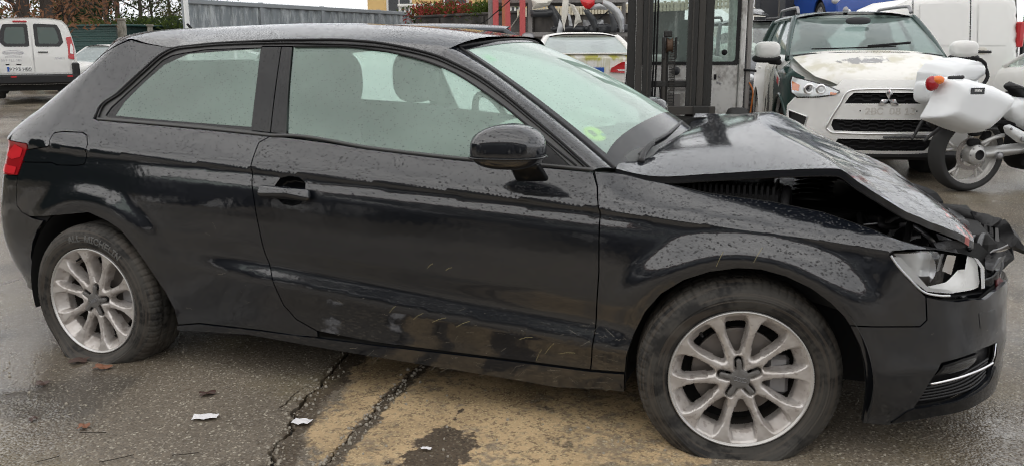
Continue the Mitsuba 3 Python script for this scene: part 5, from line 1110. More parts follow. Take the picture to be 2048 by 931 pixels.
a = np.linspace(0, 2*np.pi, 41); VP('decal', tube(np.column_stack([0*a-.022+.012, .42+.22*np.cos(a), 1.10+.055*np.sin(a)]), .004, 5, False), 'decal_grey'); VP('lettering', text_on('Automoviles', .05, (-.016, .42, 1.08), (0, -1, 0), (0, 0, 1), .003), 'decal_grey', None, False); VP('lettering', text_on('687 711 586', .05, (-.013, .47, .90), (0, -1, 0), (0, 0, 1), .003), 'decal_grey', None, False); VP('lettering', text_on('JUMPY', .05, (-.013, -.55, .94), (0, -1, 0), (0, 0, 1), .003), 'decal_grey', None, False); VP('lettering', text_on('servicio tecnico', .035, (-.013, .42, .99), (0, -1, 0), (0, 0, 1), .003), 'decal_grey', None, False)
VP('latch', box(-.03, -.01, .28, .38, .815, .84, .006), 'black_plastic'); VP('latch', box(-.03, -.01, .52, .60, .815, .84, .006), 'black_plastic')
for y in (.42, .05): VP('headrest', superell((.9, y, 1.36), (.06, .15, .12), 3), 'seat_cloth', None, True)
# dark people carrier right of the forklift
mn = spot(lat(1580, 13.3), 13.3)
mk2, MP, _ = motor_car('dark_people_carrier', 'dark grey people carrier facing the camera between the forklift and the white off-roader', frame(*mn, *(-FW)), 'paint_grey', 4.4, 1.82, 1.74, [(0, .80), (-.3, .96), (-1.1, 1.12), (-3.3, 1.15), (-4.4, 1.1)], (-1.05, -1.75, -4.0, -4.35), (-.9, -3.6, .32), mid=(.36, .7), wt=.70)
for s in (-1, 1): MP('headlight', superell((-.10, s*.66, .80), (.09, .19, .085), 3), 'lamp_silver', None, True); MP('roof_rail', tube(smooth_line([(-1.8, s*.60, 1.70), (-1.9, s*.60, 1.76), (-3.4, s*.6, 1.78), (-3.5, s*.6, 1.71)], 20), .022, 8), 'black_plastic')
for z in (.40, .48, .56, .64): MP('grille_bar', box(-.02, .02, -.62, .62, z, z+.045, .01), 'black_plastic')
bv3 = bagm.copy(); bv3.vertices = np.array(bv3.vertices)*(1+.5*(meshkit.fbm(np.array(bv3.vertices)*2.2+5, 3)-.5))[:, None]*[.18, .42, .13]+[-1.45, -.35, 1.22]; MP('airbag', bv3, 'bag_white', None, True)
kb = thing('car_hatch', 'pale tailgate with dark window lying on top of the dark people carrier', 'car panel'); KB = Put(kb, frame(*mn, *(-FW))); KB('panel', bil((-2.2, -.35, 1.80), (-2.2, .25, 1.78), (-3.0, .25, 1.98), (-3.0, -.35, 1.95), 6, 6, .05), 'white_dirty', None, True); KB('window', bil((-2.25, -.1, 1.86), (-2.25, .32, 1.80), (-2.8, .32, 1.94), (-2.8, -.1, 1.98), 4, 4, .02), 'gloss_black', None, True)
# white panel van behind the off-roader
pn = spot(lat(1600, 13.2), 13.2); pvk = thing('white_panel_van', 'tall white panel van side on behind the white off-roader and the motorcycle', 'van'); PVd = -RT; PV = Put(pvk, frame(*(spot(lat(1540, 14.1), 14.1)), *PVd))
pr_ = np.array([(0, .55), (0, .85), (-.25, 1.0), (-1.0, 1.22), (-1.22, 1.42), (-1.62, 1.86), (-1.85, 1.96), (-2.3, 2.02), (-3.30, 2.02), (-3.42, 1.95), (-3.46, 1.2), (-3.48, .4), (0, .4)]); 
pp = Polygon(pr_).buffer(-.05).buffer(.1).buffer(-.05); q_, t_, lps_ = poly_mesh(pp, .10); dd_ = shapely.distance(pp.boundary, shapely.points(q_))
tum = .16*np.clip(q_[:, 1]-1.15, 0, 1)**1.2; y_ = .90-tum-.08*(1-np.clip(dd_/.10, 0, 1))**2; n_ = len(q_); V_ = np.vstack([np.column_stack([q_[:, 0], y_, q_[:, 1]]), np.column_stack([q_[:, 0], -y_, q_[:, 1]])]); f_ = [t_[:, ::-1], t_+n_]
for lp in lps_: b = np.roll(lp, -1); f_ += [np.stack([lp, lp+n_, b+n_], 1), np.stack([lp, b+n_, b], 1)]
mm_ = TM(V_, np.vstack(f_)); mm_.fix_normals(); PV('body', mm_, 'paint_white', None, 40)
sy = lambda z: .90-.16*max(0, z-1.15)**1.2
for x0, x1 in ((-1.88, -2.66), (-2.74, -3.32)):
    ins = [(x0-.06, 1.30), (x1+.08, 1.30), (x1+.05, 1.80), (x0-.05, 1.84)]; PV('pressed_panel', sheet([[(x0-.07, sy(1.28)+.012, 1.28), (x1+.09, sy(1.28)+.012, 1.28)], [(x0-.07, sy(1.55)+.016, 1.55), (x1+.07, sy(1.55)+.016, 1.55)], [(x0-.07, sy(1.88)+.012, 1.88), (x1+.11, sy(1.88)+.012, 1.88)]]), 'paint_white', None, True)
for x in (-1.85, -2.70): PV('door_seam', tube(smooth_line([(x, sy(.5)+.001, .5), (x, sy(1.2)+.001, 1.2), (x, sy(1.6)+.002, 1.6), (x, sy(1.95)+.002, 1.95)], 12), .007, 6), 'dark_part', None, True)
PV('door_handle', hull_spheres([(-2.78, .915, 1.19, .02), (-3.0, .915, 1.185, .018)]), 'black_plastic', None, True); PV('handle_dish', superell((-2.89, .893, 1.20), (.075, .012, .06), 2), 'white_dirty', None, True)
PV('tail_light', box(-3.49, -3.40, .74, .90, 1.25, 1.62, .02), 'tail_red'); PV('side_window', bil((-1.15, .885, 1.34), (-1.72, .885, 1.34), (-1.76, .83, 1.74), (-1.55, .83, 1.74), 3, 3, 0), 'gloss_black', None, True) if False else None
for x in (-.75, -3.0):
    ty, sp, bkk = road_wheel(.32, .2)
    for s in (-1, 1): t2 = ty.copy(); t2.apply_translation((x, .72 if s > 0 else -.92, .32)); PV('tyre', t2, 'tyre_dark', None, True)
# white car at the right edge
en = spot(lat(2480, 9.9), 9.9)
ek, EP, _ = motor_car('white_hatchback', 'white car seen from behind at the right edge of the photo beyond the motorcycle', frame(*(en+FW*4.2), *FW), 'paint_white', 4.2, 1.78, 1.38, [(0, .72), (-.4, .86), (-1.05, .98), (-3.5, 1.04), (-4.2, 1.0)], (-1.0, -1.7, -3.6, -4.12), (-.85, -3.5, .31), mid=(.5,), tail=.05, wt=.72)
for s in (-1, 1): EP('tail_light', superell((-4.16, s*.62, .86), (.06, .24, .085), 3), 'tail_red', None, True)
EP('wiper', tube([(-4.18, .1, 1.06), (-4.10, -.35, 1.10)], .01, 6), 'black_matte'); EP('roof_spoiler', box(-3.9, -3.55, -.58, .58, 1.40, 1.43, .01), 'tail_red') if False else None
# blue car up on a rack
rk2 = thing('vehicle_rack', 'dark steel rack carrying the blue car at the top of the photo', 'rack'); b0 = spot(lat(1560, 19), 19); R2 = Put(rk2, frame(*b0, *RT))
for u in (0, 2.6, 5.2):
    for y in (0, 1.9): R2('upright', box(u-.06, u+.06, y-.06, y+.06, 0, 3.4, .01), 'dark_part')
for z in (1.62, 3.3): R2('beam', box(0, 5.2, -.05, .05, z-.10, z, .01), 'dark_part'); R2('beam', box(0, 5.2, 1.85, 1.95, z-.10, z, .01), 'dark_part')
R2('back_sheet', box(0, 5.2, 2.0, 2.05, .2, 3.4), 'dark_part', None, False); R2('deck', box(0, 5.2, .05, 1.85, 1.54, 1.6), 'dark_part', None, False)
bn = spot(lat(1600, 19), 19)+RT*1.25
bk3, BL, _ = motor_car('blue_car', 'bright blue car raised on the dark rack, only its lower bumper in view', np.array(frame(*(bn-FW*.4), *(-FW), 1.62)), 'paint_blue', 3.2, 1.6, 1.4, [(0, .66), (-.3, .80), (-.9, .92), (-2.5, .95), (-3.2, .9)], (-.85, -1.4, -2.4, -3.0), (-.7, -2.5, .30), mid=(.5,))
for s in (-1, 1): BL('fog_lamp', superell((.0, s*.42, .36), (.03, .06, .06), 2), 'white_plastic', None, True); BL('headlight', superell((-.08, s*.6, .6), (.08, .15, .09), 2.5), 'lamp_silver', None, True)
# ---- forklift truck
princ('mast_black', (.020, .020, .019), .5, .2); princ('mast_worn', (.045, .042, .038), .55, .3)
def grub(p, n, uv):
    a = fbm((p.x+p.y)*8, 2, p.z*4, 4); b = fbm(p.x*40, p.y*40, p.z*30, 2)
    return mix((.56, .56, .54), (.30, .29, .27), smoothstep(.45, .75, .7*a+.3*b))
princ('cab_white', proc(grub), .4, 0, .5)
fkk = thing('forklift', 'white forklift with black mast standing behind the windscreen of the crashed car', 'forklift'); FL = Put(fkk, frame(-1.4275, 6.165, *(-FW-.12*RT)))
mast = FL('mast', box(-.02, .02, -.40, .40, 2.9, 3.0), 'mast_black')
for s in (-1, 1):
    for (a, b, x0, x1, mm) in ((.335, .415, -.06, .06, 'mast_black'), (.268, .330, -.03, .085, 'mast_worn'), (.170, .262, -.02, .10, 'mast_black')):
        p_ = Polygon([(x0, s*a), (x0, s*b), (x1, s*b), (x1, s*a)]).difference(Polygon([(x0+.03, s*(a+.022)), (x0+.03, s*(b+.1)), (x1-.03, s*(b+.1)), (x1-.03, s*(a+.022))]) if a > .3 else Polygon()); m_ = trimesh.creation.extrude_polygon(p_ if p_.geom_type == 'Polygon' else p_.geoms[0], 2.95, engine='earcut'); m_.apply_translation((0, 0, .05)); FL('channel', m_, mm, mast, 30)
    FL('guide_strip', box(.09, .108, min(s*.205, s*.22), max(s*.205, s*.22), .1, 2.9, .003), 'mast_worn', mast)
FL('cross_bar', box(-.02, .03, -.22, .20, .875, .935, .006), 'mast_black', mast); FL('cross_bar', box(-.02, .03, -.40, .40, 2.2, 2.3, .006), 'mast_black', mast)
FL('lift_cylinder', tube([(.0, -.045, .1), (.0, -.045, 1.25)], .03, 14), 'mast_worn', mast, True); FL('piston', tube([(.0, -.045, 1.2), (.0, -.045, 1.40)], .018, 12), 'steel_grey', mast, True)
chain = thing('x', None, None) if False else None
for i in range(46): FL('chain_link', box(.02, .045, -.002, .05, .60+i*.0158, .60+i*.0158+.011, .002), 'mast_worn' if i % 2 else 'mast_black', mast, False)
for y in (-.012, .054): FL('chain_plate', box(.022, .040, y-.005, y+.005, .58, 1.35, .002), 'mast_black', mast)
sh_ = revolve([(.001, -.03), (.075, -.03), (.06, -.008), (.06, .008), (.075, .03), (.001, .03)], 28); sh_.apply_translation((.0, 0, 1.28)); v = np.array(sh_.vertices); FL('chain_wheel', TM(np.column_stack([v[:, 0]+.01, v[:, 1]-.0, v[:, 2]]), sh_.faces), 'rusty', mast, True); FL('wheel_bracket', box(-.02, .05, -.075, -.045, 1.15, 1.36, .005), 'mast_black', mast); FL('wheel_bracket', box(-.02, .05, .05, .07, 1.15, 1.36, .005), 'mast_black', mast); FL('piston_head', box(-.02, .04, -.06, .02, 1.36, 1.42, .006), 'mast_black', mast)
princ('rusty', (.09, .055, .035), .7, .2)
for u in (-.155, -.128): FL('hose', tube(smooth_line([(.03, u, 2.9), (.035, u+.004, 1.6), (.03, u-.006, .62)], 20), .010, 8), 'black_matte', mast, True)
FL('hose', tube(smooth_line([(.0, -.09, .9), (.02, -.075, .75), (.0, -.08, .6)], 14), .008, 6), 'black_matte', mast, True)
cg = FL('carriage', box(.11, .17, -.48, .45, .615, .695, .006), 'mast_worn'); FL('carriage_bar', box(.11, .17, -.48, .45, .30, .38, .006), 'mast_worn', cg); FL('carriage_block', box(.12, .205, .235, .385, .55, .700, .006), 'mast_black', cg); FL('carriage_block', box(.12, .205, -.40, -.25, .55, .700, .006), 'mast_black', cg); FL('carriage_plate', box(.10, .13, -.30, .24, .50, .60, .004), 'mast_black', cg); FL('carriage_ledge', box(.10, .16, .40, .60, .56, .60, .004), 'mast_black', cg)
for s in (-.28, .30): FL('fork', prism([(.16, .08), (.22, .08), (.22, .62), (.17, .62)], s-.06, s+.06), 'mast_black', cg); FL('fork_blade', box(.16, .9, s-.06, s+.06, .05, .09, .006), 'mast_black', cg)
cb = FL('cab', box(-.60, -.55, -.27, .74, .30, 1.085, .01), 'cab_white', None, 30, 'dirty white lower cab panel of the forklift')
FL('window', box(-.565, -.555, -.25, .72, 1.11, 2.05), 'glass_clear', cb, False); 
wf = Polygon([(-.27, 1.085), (.745, 1.085), (.745, 2.08), (-.27, 2.08)]).difference(Polygon([(-.235, 1.115), (.71, 1.115), (.71, 2.05), (-.235, 2.05)]).buffer(-.04).buffer(.04)); m_ = plate(wf, .035, .08); v = np.array(m_.vertices); FL('window_seal', TM(np.column_stack([v[:, 2]-.575, v[:, 0], v[:, 1]]), m_.faces), 'rubber_seal', cb)
FL('cab_post', tube(smooth_line([(-.56, -.375, .3), (-.56, -.355, 1.2), (-.56, -.30, 2.1)], 10), .05, 10), 'cab_white', cb, True); FL('cab_post', tube(smooth_line([(-.56, -.425, .3), (-.56, -.41, .84), (-.56, -.365, 1.4), (-.56, -.335, 2.1)], 10), .016, 8), 'black_matte', cb, True)
FL('cab_post', box(-.64, -.52, .75, .805, .25, 2.1, .012), 'cab_white', cb); FL('cab_post', box(-.66, -.54, .815, .87, .25, 2.1, .012), 'rack_grey', cb); FL('door_gap', box(-.60, -.53, .806, .814, .3, 1.35), 'dark_part', cb, False)
FL('cab_roof', box(-1.9, -.5, -.40, .88, 2.08, 2.16, .03), 'cab_white', cb); FL('cab_post', box(-1.9, -1.82, -.36, -.30, 1.0, 2.1, .01), 'cab_white', cb); FL('cab_post', box(-1.9, -1.82, .78, .84, 1.0, 2.1, .01), 'cab_white', cb)
FL('side_window', box(-1.8, -.62, .825, .835, 1.1, 2.05), 'glass_clear', cb, False); FL('side_panel', box(-1.85, -.62, .80, .85, .3, 1.1, .01), 'cab_white', cb); FL('side_panel', box(-1.85, -.62, -.42, -.38, .3, 1.1, .01), 'cab_white', cb)
FL('rear_body', superell((-2.0, .22, .72), (.62, .58, .46), 6), 'cab_white', None, True); sk = FL('seat', superell((-1.45, .27, 1.15), (.12, .24, .42), 3.5), 'interior_grey', None, True); FL('cushion', superell((-1.2, .27, .85), (.25, .24, .10), 3.5), 'seat_cloth', sk, True)
FL('door_lock', box(-.55, -.535, .50, .525, .93, .985, .004), 'black_matte', cb); 
for y, z in ((.555, .96), (.54, .90), (.565, .89)): FL('bolt', superell((-.548, y, z), (.006, .012, .012), 2), 'steel_grey', cb, True)
FL('knob', superell((-.54, .595, 1.21), (.025, .03, .03), 2), 'black_matte', cb, True); FL('door_catch', tube([(-.52, .80, 1.03), (-.48, .92, 1.02)], .012, 8), 'black_matte', cb); FL('lamp_socket', revolve([(.001, -.01), (.03, -.012), (.04, .0)], 20), 'dark_part', cb, True) if False else None
FL('front_boss', superell((-.545, .10, 1.02), (.02, .045, .045), 2.2), 'dark_part', cb, True); FL('front_recess', box(-.548, -.54, .05, .22, .82, .93, .01), 'rack_grey', cb); FL('front_recess', box(-.548, -.54, .02, .16, .45, .78, .01), 'rack_grey', cb); FL('orange_cable', tube(smooth_line([(-.53, .86, .90), (-.50, .90, .80), (-.52, .885, .55), (-.52, .88, .3)], 20), .009, 6), 'copper_orange', cb, True)
ca = np.linspace(0, 2*np.pi, 33); FL('console', superell((-.75, .18, 1.05), (.10, .12, .12), 3), 'dark_part', None, True); FL('hand_wheel', tube(np.column_stack([-.85+.05*np.sin(ca), -.05+.16*np.cos(ca), 1.22+.15*np.sin(ca)]), .013, 6, False), 'black_matte', None, True)
for x in (-.25, -2.1):
    for s in (-.38, .62): ty, sp, bkk = road_wheel(.33, .2); t2 = ty.copy(); t2.apply_translation((x, s, .33)); FL('tyre', [t2], 'tyre_dark', None, True)
# ---- white off-roader
def suv_hood(p, n, uv):
    a = fbm(p.x*3.1, p.y*3.1, 2, 4); b = fbm(p.x*14, p.y*9, 5, 3); u = (p.x-.611)*.944+(p.y-6.25)*.33; w = -(p.x-.611)*.33+(p.y-6.25)*.944
    base = mix((.68, .67, .63), (.46, .43, .30), .7*smoothstep(.48, .74, .6*a+.4*b))
    pat = smoothstep(.1, .6, dr.clip(1-dr.abs(u-.10+.5*(a-.5))/.30, 0, 1)*dr.clip(1-dr.abs(w-.80+.2*(b-.5))/.16, 0, 1)*3)
    return mix(base, (.20, .20, .21), .85*pat*smoothstep(.3, .55, b))
glass('glass_suv', (.55, .66, .64), .30, (.42, .52, .50))
princ('suv_bonnet', proc(suv_hood), .4, 0, .5)
def suv_side(p, n, uv):
    a = fbm((p.x+p.y)*7, 2, p.z*1.6, 4); b = fbm((p.x+p.y)*22, 7, p.z*9, 3)
    return mix(mix((.62, .61, .57), (.40, .37, .30), smoothstep(.4, .65, b)*.6), (.035, .04, .038), smoothstep(.56, .62, a))
princ('suv_side', proc(suv_side), .35, 0, .5)
SF = frame(.625-.19*.12, 6.27+.982*.12, .19, -.982); SO = frame(.625-.19*.27, 6.27+.982*.27, .19, -.982)
sv, SV, gi = motor_car('white_off_roader', 'white off-roader with dark green wings and roof, algae on its bonnet, facing the camera', SO, 'paint_white', 4.25, 1.74, 1.675, [(0, .80), (-.06, .85), (-.16, .89), (-.5, .98), (-.95, 1.13), (-1.05, 1.19), (-3.4, 1.20), (-4.1, 1.1)], (-.95, -1.72, -3.55, -4.0), (-.74, -3.36, .345), mid=(.36, .70), wt=.735, roof_m='paint_green', cat='car', nose=.20, glassm='glass_suv')
SV = Put(sv, SF)
def xn(y, z): return .035-.27*(np.abs(y)/.885)**3.2-.10*np.clip((z-.80)/.2, 0, 1.3)**2-.06*np.clip((.5-z)/.25, 0, 1)**2
def fascia(name, pts, d, m, parent=None, th=.03, r=.015, step=.03, label=None):
    p = pts if not isinstance(pts, list) else Polygon(pts).buffer(0); p = p.buffer(-r).buffer(2*r).buffer(-r) if r else p
    q, t, lps = poly_mesh(p, step); n = len(q); A_1 = np.column_stack([xn(q[:, 0], q[:, 1])+d, q[:, 0], q[:, 1]]); B_1 = A_1-[th, 0, 0]; f = [t, t[:, ::-1]+n]
    for lp in lps: b = np.roll(lp, -1); f += [np.stack([lp, lp+n, b+n], 1), np.stack([lp, b+n, b], 1)]
    m_ = TM(np.vstack([A_1, B_1]), np.vstack(f)); return SV(name, m_, m, parent, 40, label)
def sym(h): return h+[(-y, z) for y, z in h[::-1]]
main = Polygon(sym([(.40, .955), (.45, .90), (.60, .86), (.80, .80), (.875, .70), (.875, .45), (.80, .33), (.55, .27), (.0, .25)]))
up = Polygon(sym([(.31, .835), (.345, .80), (.385, .735), (0, .735)])); lo = Polygon(sym([(.475, .585), (.49, .53), (.46, .475), (0, .47)])); it = Polygon(sym([(.42, .40), (.44, .36), (.38, .29), (0, .285)])); fogs = [Polygon([(s*.70, .60), (s*.86, .655), (s*.86, .56), (s*.80, .47), (s*.72, .50)]) for s in (-1, 1)]
fa = fascia('front_bumper', main.difference(up).difference(lo).difference(it).difference(fogs[0]).difference(fogs[1]), .0, 'paint_white', None, .03, 0)
for p_, nm in ((up, 'upper_grille'), (lo, 'lower_grille'), (it, 'air_intake')):
    gk_ = fascia(nm, p_.buffer(.01), -.045, 'black_matte', None, .01, 0); x0, z0, x1, z1 = p_.bounds; rows = 3 if nm == 'lower_grille' else 2
    for i in range(rows):
        z = z0+(z1-z0)*(i+.75)/(rows+.3); yy = np.linspace(x0+.03+.02*(rows-i), x1-.03-.02*(rows-i), 60); zz = z+.008*np.sign(np.sin(yy*42)); SV('grille_bar', tube(np.column_stack([xn(yy, zz)-.022, yy, zz]), .009, 6), 'black_matte', gk_, True)
for p_ in fogs: fascia('fog_recess', p_, -.03, 'black_plastic', fa, .01, 0); SV('fog_trim', tube(np.array([(xn(y, z)+.004, y, z) for y, z in list(p_.exterior.coords)]), .008, 6), 'chrome', fa, True)
ring_ = [(-.53, .50), (-.51, .56), (-.42, .74), (-.375, .835), (-.31, .862), (0, .872), (.31, .862), (.375, .835), (.42, .74), (.51, .56), (.53, .50)]; yz = smooth_line(ring_, 60); SV('grille_chrome', tube(np.column_stack([xn(yz[:, 0], yz[:, 1])+.004, yz]), .011, 8), 'chrome', fa, True)
yz = smooth_line([(-.53, .50), (-.48, .458), (-.1, .452), (.3, .45), (.48, .46), (.53, .50)], 50); SV('grille_chrome', tube(np.column_stack([xn(yz[:, 0], yz[:, 1])+.004, yz]), .010, 8), 'chrome', fa, True)
SV('chin', box(-.30, -.02, -.74, .74, .20, .285, .03), 'black_plastic', fa); SV('broken_trim', tube([(xn(.05, .44)+.01, -.02, .42), (xn(.3, .42)+.02, .38, .425)], .012, 6), 'dark_part', fa)
em = [Polygon([(0, 0), (.032, .052), (0, .104), (-.032, .052)])]
for k, ang in enumerate((0, 120, 240)):
    from shapely import affinity
    d_ = affinity.rotate(em[0], ang, origin=(0, 0)); m_ = plate(d_, .012, .02, .004); v = np.array(m_.vertices); SV('emblem', TM(np.column_stack([v[:, 2]+.042, v[:, 0], v[:, 1]+.775]), m_.faces), 'chrome', fa, 20)
lab(SV('plate_shadow', text_on('2BC  08 13', .062, (.037, .02, .635), (0, 1, 0), (0, 0, 1), .0025, True), 'ghost_letter', fa, False), kind='stuff'); princ('ghost_letter', (.53, .515, .48), .6)  # faint ghost letters of the missing number plate
for y in (-.245, .26): SV('screw', superell((.037, y, .668), (.004, .007, .007), 2), 'dark_part', fa, True)
for s in (-1, 1):
    hp_ = [(s*.42, .845), (s*.55, .905), (s*.70, .945), (s*.845, .985), (s*.865, .93), (s*.855, .82), (s*.80, .775), (s*.62, .785), (s*.48, .81)]
    hd = fascia('headlight', hp_, .006, 'black_matte', None, .02, .01)
    fascia('lamp_bezel', Polygon(hp_).buffer(-.012), .010, 'lamp_silver', hd, .004, 0)
    for y, r, mm in ((.70, .055, 'chrome'), (.60, .05, 'chrome')):
        b_ = revolve([(.001, -.012), (r*.55, -.016), (r*.6, -.03), (r*.95, -.028), (r, -.01)], 24); v = np.array(b_.vertices); SV('reflector', TM(np.column_stack([-v[:, 1]+xn(y, .87)+.005, v[:, 0]+s*y, v[:, 2]+.865]), b_.faces), mm, hd, True); SV('bulb', superell((xn(y, .87)+.02, s*y, .865), (.012, r*.5, r*.5), 2), 'gloss_black' if y > .65 else 'white_plastic', hd, True)
    fascia('indicator', [(s*.78, .90), (s*.845, .935), (s*.845, .85), (s*.79, .84)], .016, 'orange_lens', hd, .004, .006); fascia('indicator', [(s*.46, .832), (s*.52, .84), (s*.52, .815), (s*.47, .815)], .016, 'orange_lens', hd, .004, .004)
    fascia('lens', Polygon(hp_).buffer(-.006), .034, 'lens_clear', hd, .002, 0)
    wing = Polygon([(-.20, .76), (-.26, .97), (-.55, 1.045), (-1.20, 1.13), (-1.42, 1.10), (-1.42, .45), (-.16, .45)]).difference(Point(-.89, .345).buffer(.425, 32)); q, t, _ = poly_mesh(wing, .05); yw = gi['half'](q[:, 0]+.15)*1.0+.012-.12*np.clip((q[:, 1]-.93)/.18, 0, 1.2)**2; 
    SV('front_wing', TM(np.column_stack([q[:, 0], s*yw, q[:, 1]]), t if s < 0 else t[:, ::-1]), 'paint_green', None, True)
    dq = Polygon([(-1.46, .42), (-1.44, 1.12), (-2.45, 1.17), (-2.50, .42)]).buffer(-.03).buffer(.03); q, t, _ = poly_mesh(dq, .05); SV('front_door', TM(np.column_stack([q[:, 0], s*(.874-.10*np.clip((q[:, 1]-.98)/.2, 0, 1)**2), q[:, 1]]), t if s < 0 else t[:, ::-1]), 'suv_side', None, True)
    arch = np.column_stack([-.88+.43*np.cos(np.linspace(.0, np.pi, 30)), np.full(30, s*.893), .345+.43*np.sin(np.linspace(.0, np.pi, 30))]); arch[:, 1] = s*(gi['half'](arch[:, 0]+.15)+.012); SV('arch_edge', tube(arch, .018, 8), 'paint_green', None, True)
    mr = SV('door_mirror', superell((-1.20, s*.99, 1.225), (.085, .135, .095), 3.2), 'paint_white', None, True); SV('mirror_foot', superell((-1.20, s*.995, 1.14), (.07, .15, .045), 3), 'black_plastic', mr, True); SV('mirror_arm', hull_spheres([(-1.22, s*.86, 1.10, .03), (-1.20, s*.95, 1.11, .03)]), 'black_plastic', mr, True)
    SV('roof_rail', tube(smooth_line([(-1.85, s*.60, 1.63), (-1.95, s*.60, 1.70), (-3.4, s*.60, 1.72), (-3.5, s*.6, 1.65)], 24), .018, 8), 'steel_grey', None, True)
ys = np.linspace(-1, 1, 25); rows = []
for x, z, w in ((-.05, .945, .43), (-.09, .98, .50), (-.2, 1.02, .62), (-.5, 1.10, .70), (-.85, 1.175, .735), (-1.12, 1.225, .75)): rows.append(np.column_stack([x-.06*np.abs(ys)**3, ys*w, z-.045*np.abs(ys)**3+.012*np.exp(-((np.abs(ys)-.62)/.12)**2)*(x > -1)]))
hd_ = SV('bonnet', [grid_mesh(np.array(rows)), grid_mesh(np.array([rows[0], rows[0]-[.005, 0, .03]]), True)], 'suv_bonnet', None, 40, 'white bonnet blotched with green algae and a grey patch')
SV('bonnet_gap', tube(np.column_stack([rows[0][:, 0]+.01, rows[0][:, 1], rows[0][:, 2]-.03]), .010, 6), 'dark_liner', None, True)
w1 = SV('wiper', tube(smooth_line([(-1.10, .02, 1.265), (-1.16, .45, 1.30)], 8), .014, 6), 'black_matte', None, True); SV('wiper', tube(smooth_line([(-1.08, -.55, 1.24), (-1.12, .05, 1.255), (-1.12, .30, 1.265)], 14), .008, 6), 'black_matte', None, True); SV('cowl', grid_mesh(np.array([np.column_stack([-1.13-.06*np.abs(ys)**3, ys*.78, 1.22-.045*np.abs(ys)**3]), np.column_stack([-1.0-.08*np.abs(ys)**3, ys*.80, 1.205-.04*np.abs(ys)**3])])), 'black_plastic', None, True)
SV('antenna_pod', superell((-2.9, .1, 1.70), (.10, .03, .05), 2), 'steel_grey', None, True); SV('mirror', superell((-1.60, .0, 1.54), (.02, .13, .04), 3), 'dark_part', None, True)
tape = bil((-1.20, -.905, 1.06), (-.70, -.905, .95), (-.71, -.908, .86), (-1.22, -.908, .99), 8, 16, .008, (0, -1, 0)); tk = SV('tape', tape, 'white_plastic', None, True, 'torn white and red tape across the front wing'); SV('tape_band', bil((-.90, -.912, .978), (-.74, -.912, .938), (-.75, -.914, .875), (-.91, -.914, .912), 4, 4, .004, (0, -1, 0)), 'red_part', tk, True)
# ---- motorcycle with white cases
mo = thing('motorcycle', 'white touring motorcycle with hard cases, its rear wheel in view at the right edge', 'motorcycle'); hd2 = RT*math.cos(.20)+FW*math.sin(.20); MO = Put(mo, frame(1.26, 6.0, *hd2))
princ('case_white', (.66, .68, .69), .22, 0, .5, coat=.7); princ('cast_silver', (.48, .48, .47), .38, .6)
Rm = .337
def moved(m, x=0, y=0, z=Rm): m = m.copy(); m.apply_translation((x, y, z)); return m
tp = [(.262, .075), (.275, .085), (.30, .09), (.318, .082), (.330, .055), (.337, .02), (.337, -.02), (.330, -.055), (.318, -.082), (.30, -.09), (.275, -.085), (.262, -.075)]
wk3 = MO('wheel', moved(revolve([(.262, -.07), (.272, -.078), (.274, -.07), (.262, -.05), (.24, -.03), (.24, .03), (.262, .05), (.274, .07), (.262, .07)], 64)), 'alloy_clean', None, 40)
MO('tyre', moved(revolve(tp, 72)), 'tyre_dark', wk3, True)
for k in range(5):
    for e in (-.11, .11):
        a0 = 2*np.pi*k/5+.3; MO('spoke', moved(tube(smooth_line([(.05*math.cos(a0), -.02, .05*math.sin(a0)), (.15*math.cos(a0+e*.6), -.035, .15*math.sin(a0+e*.6)), (.255*math.cos(a0+e*1.6), -.02, .255*math.sin(a0+e*1.6))], 8), np.linspace(.016, .012, 8), 8)), 'alloy_clean', wk3, True)
dsk = Point(0, 0).buffer(.145, 48).difference(Point(0, 0).buffer(.105, 32))
for k in range(24): a0 = 2*np.pi*k/24; dsk = dsk.difference(Point((.118+.014*(k % 2))*math.cos(a0), (.118+.014*(k % 2))*math.sin(a0)).buffer(.0055, 6))
m_ = plate(dsk, .006, .02); v = np.array(m_.vertices); MO('brake_disc', moved(TM(np.column_stack([v[:, 0], -.085-v[:, 2], v[:, 1]]), m_.faces), -.02), 'disc_steel', wk3, 30)
fd = MO('final_drive', moved(revolve([(.001, -.16), (.035, -.16), (.04, -.175), (.062, -.17), (.085, -.15), (.092, -.10), (.08, -.05), (.001, -.05)], 40)), 'cast_silver', None, 35); MO('axle_cap', moved(revolve([(.001, -.165), (.030, -.168), (.034, -.178), (.044, -.176)], 32)), 'black_matte', fd, True)
for k in range(8): a0 = 2*np.pi*k/8; MO('flange_bolt', moved(superell((.075*math.cos(a0), -.158, .075*math.sin(a0)), (.008, .008, .008), 2)), 'steel_grey', fd, True)
def pill(poly, y0, depth, r, m, name, parent=None, step=.03, sharp=30, F_=MO, label=None):
    """a moulded shell: outline in x, z with rounded edges, its near face at y0 - depth"""
    p = Polygon(poly).buffer(-.02).buffer(.04).buffer(-.02) if not isinstance(poly, Polygon) else poly; q, t, lps = poly_mesh(p, step); d = shapely.distance(p.boundary, shapely.points(q)); k = np.clip(d/r, 0, 1); y = y0-depth*np.sqrt(1-(1-k)**2); n = len(q); B_1 = np.column_stack([q[:, 0], np.full(n, y0+.001), q[:, 1]]); V_ = np.vstack([np.column_stack([q[:, 0], y, q[:, 1]]), B_1]); f = [t, t[:, ::-1]+n]
    for lp in lps: b = np.roll(lp, -1); f += [np.stack([lp, lp+n, b+n], 1), np.stack([lp, b+n, b], 1)]
    m_ = TM(V_, np.vstack(f)); m_.fix_normals(); return F_(name, m_, m, parent, True if sharp is True else sharp, label)
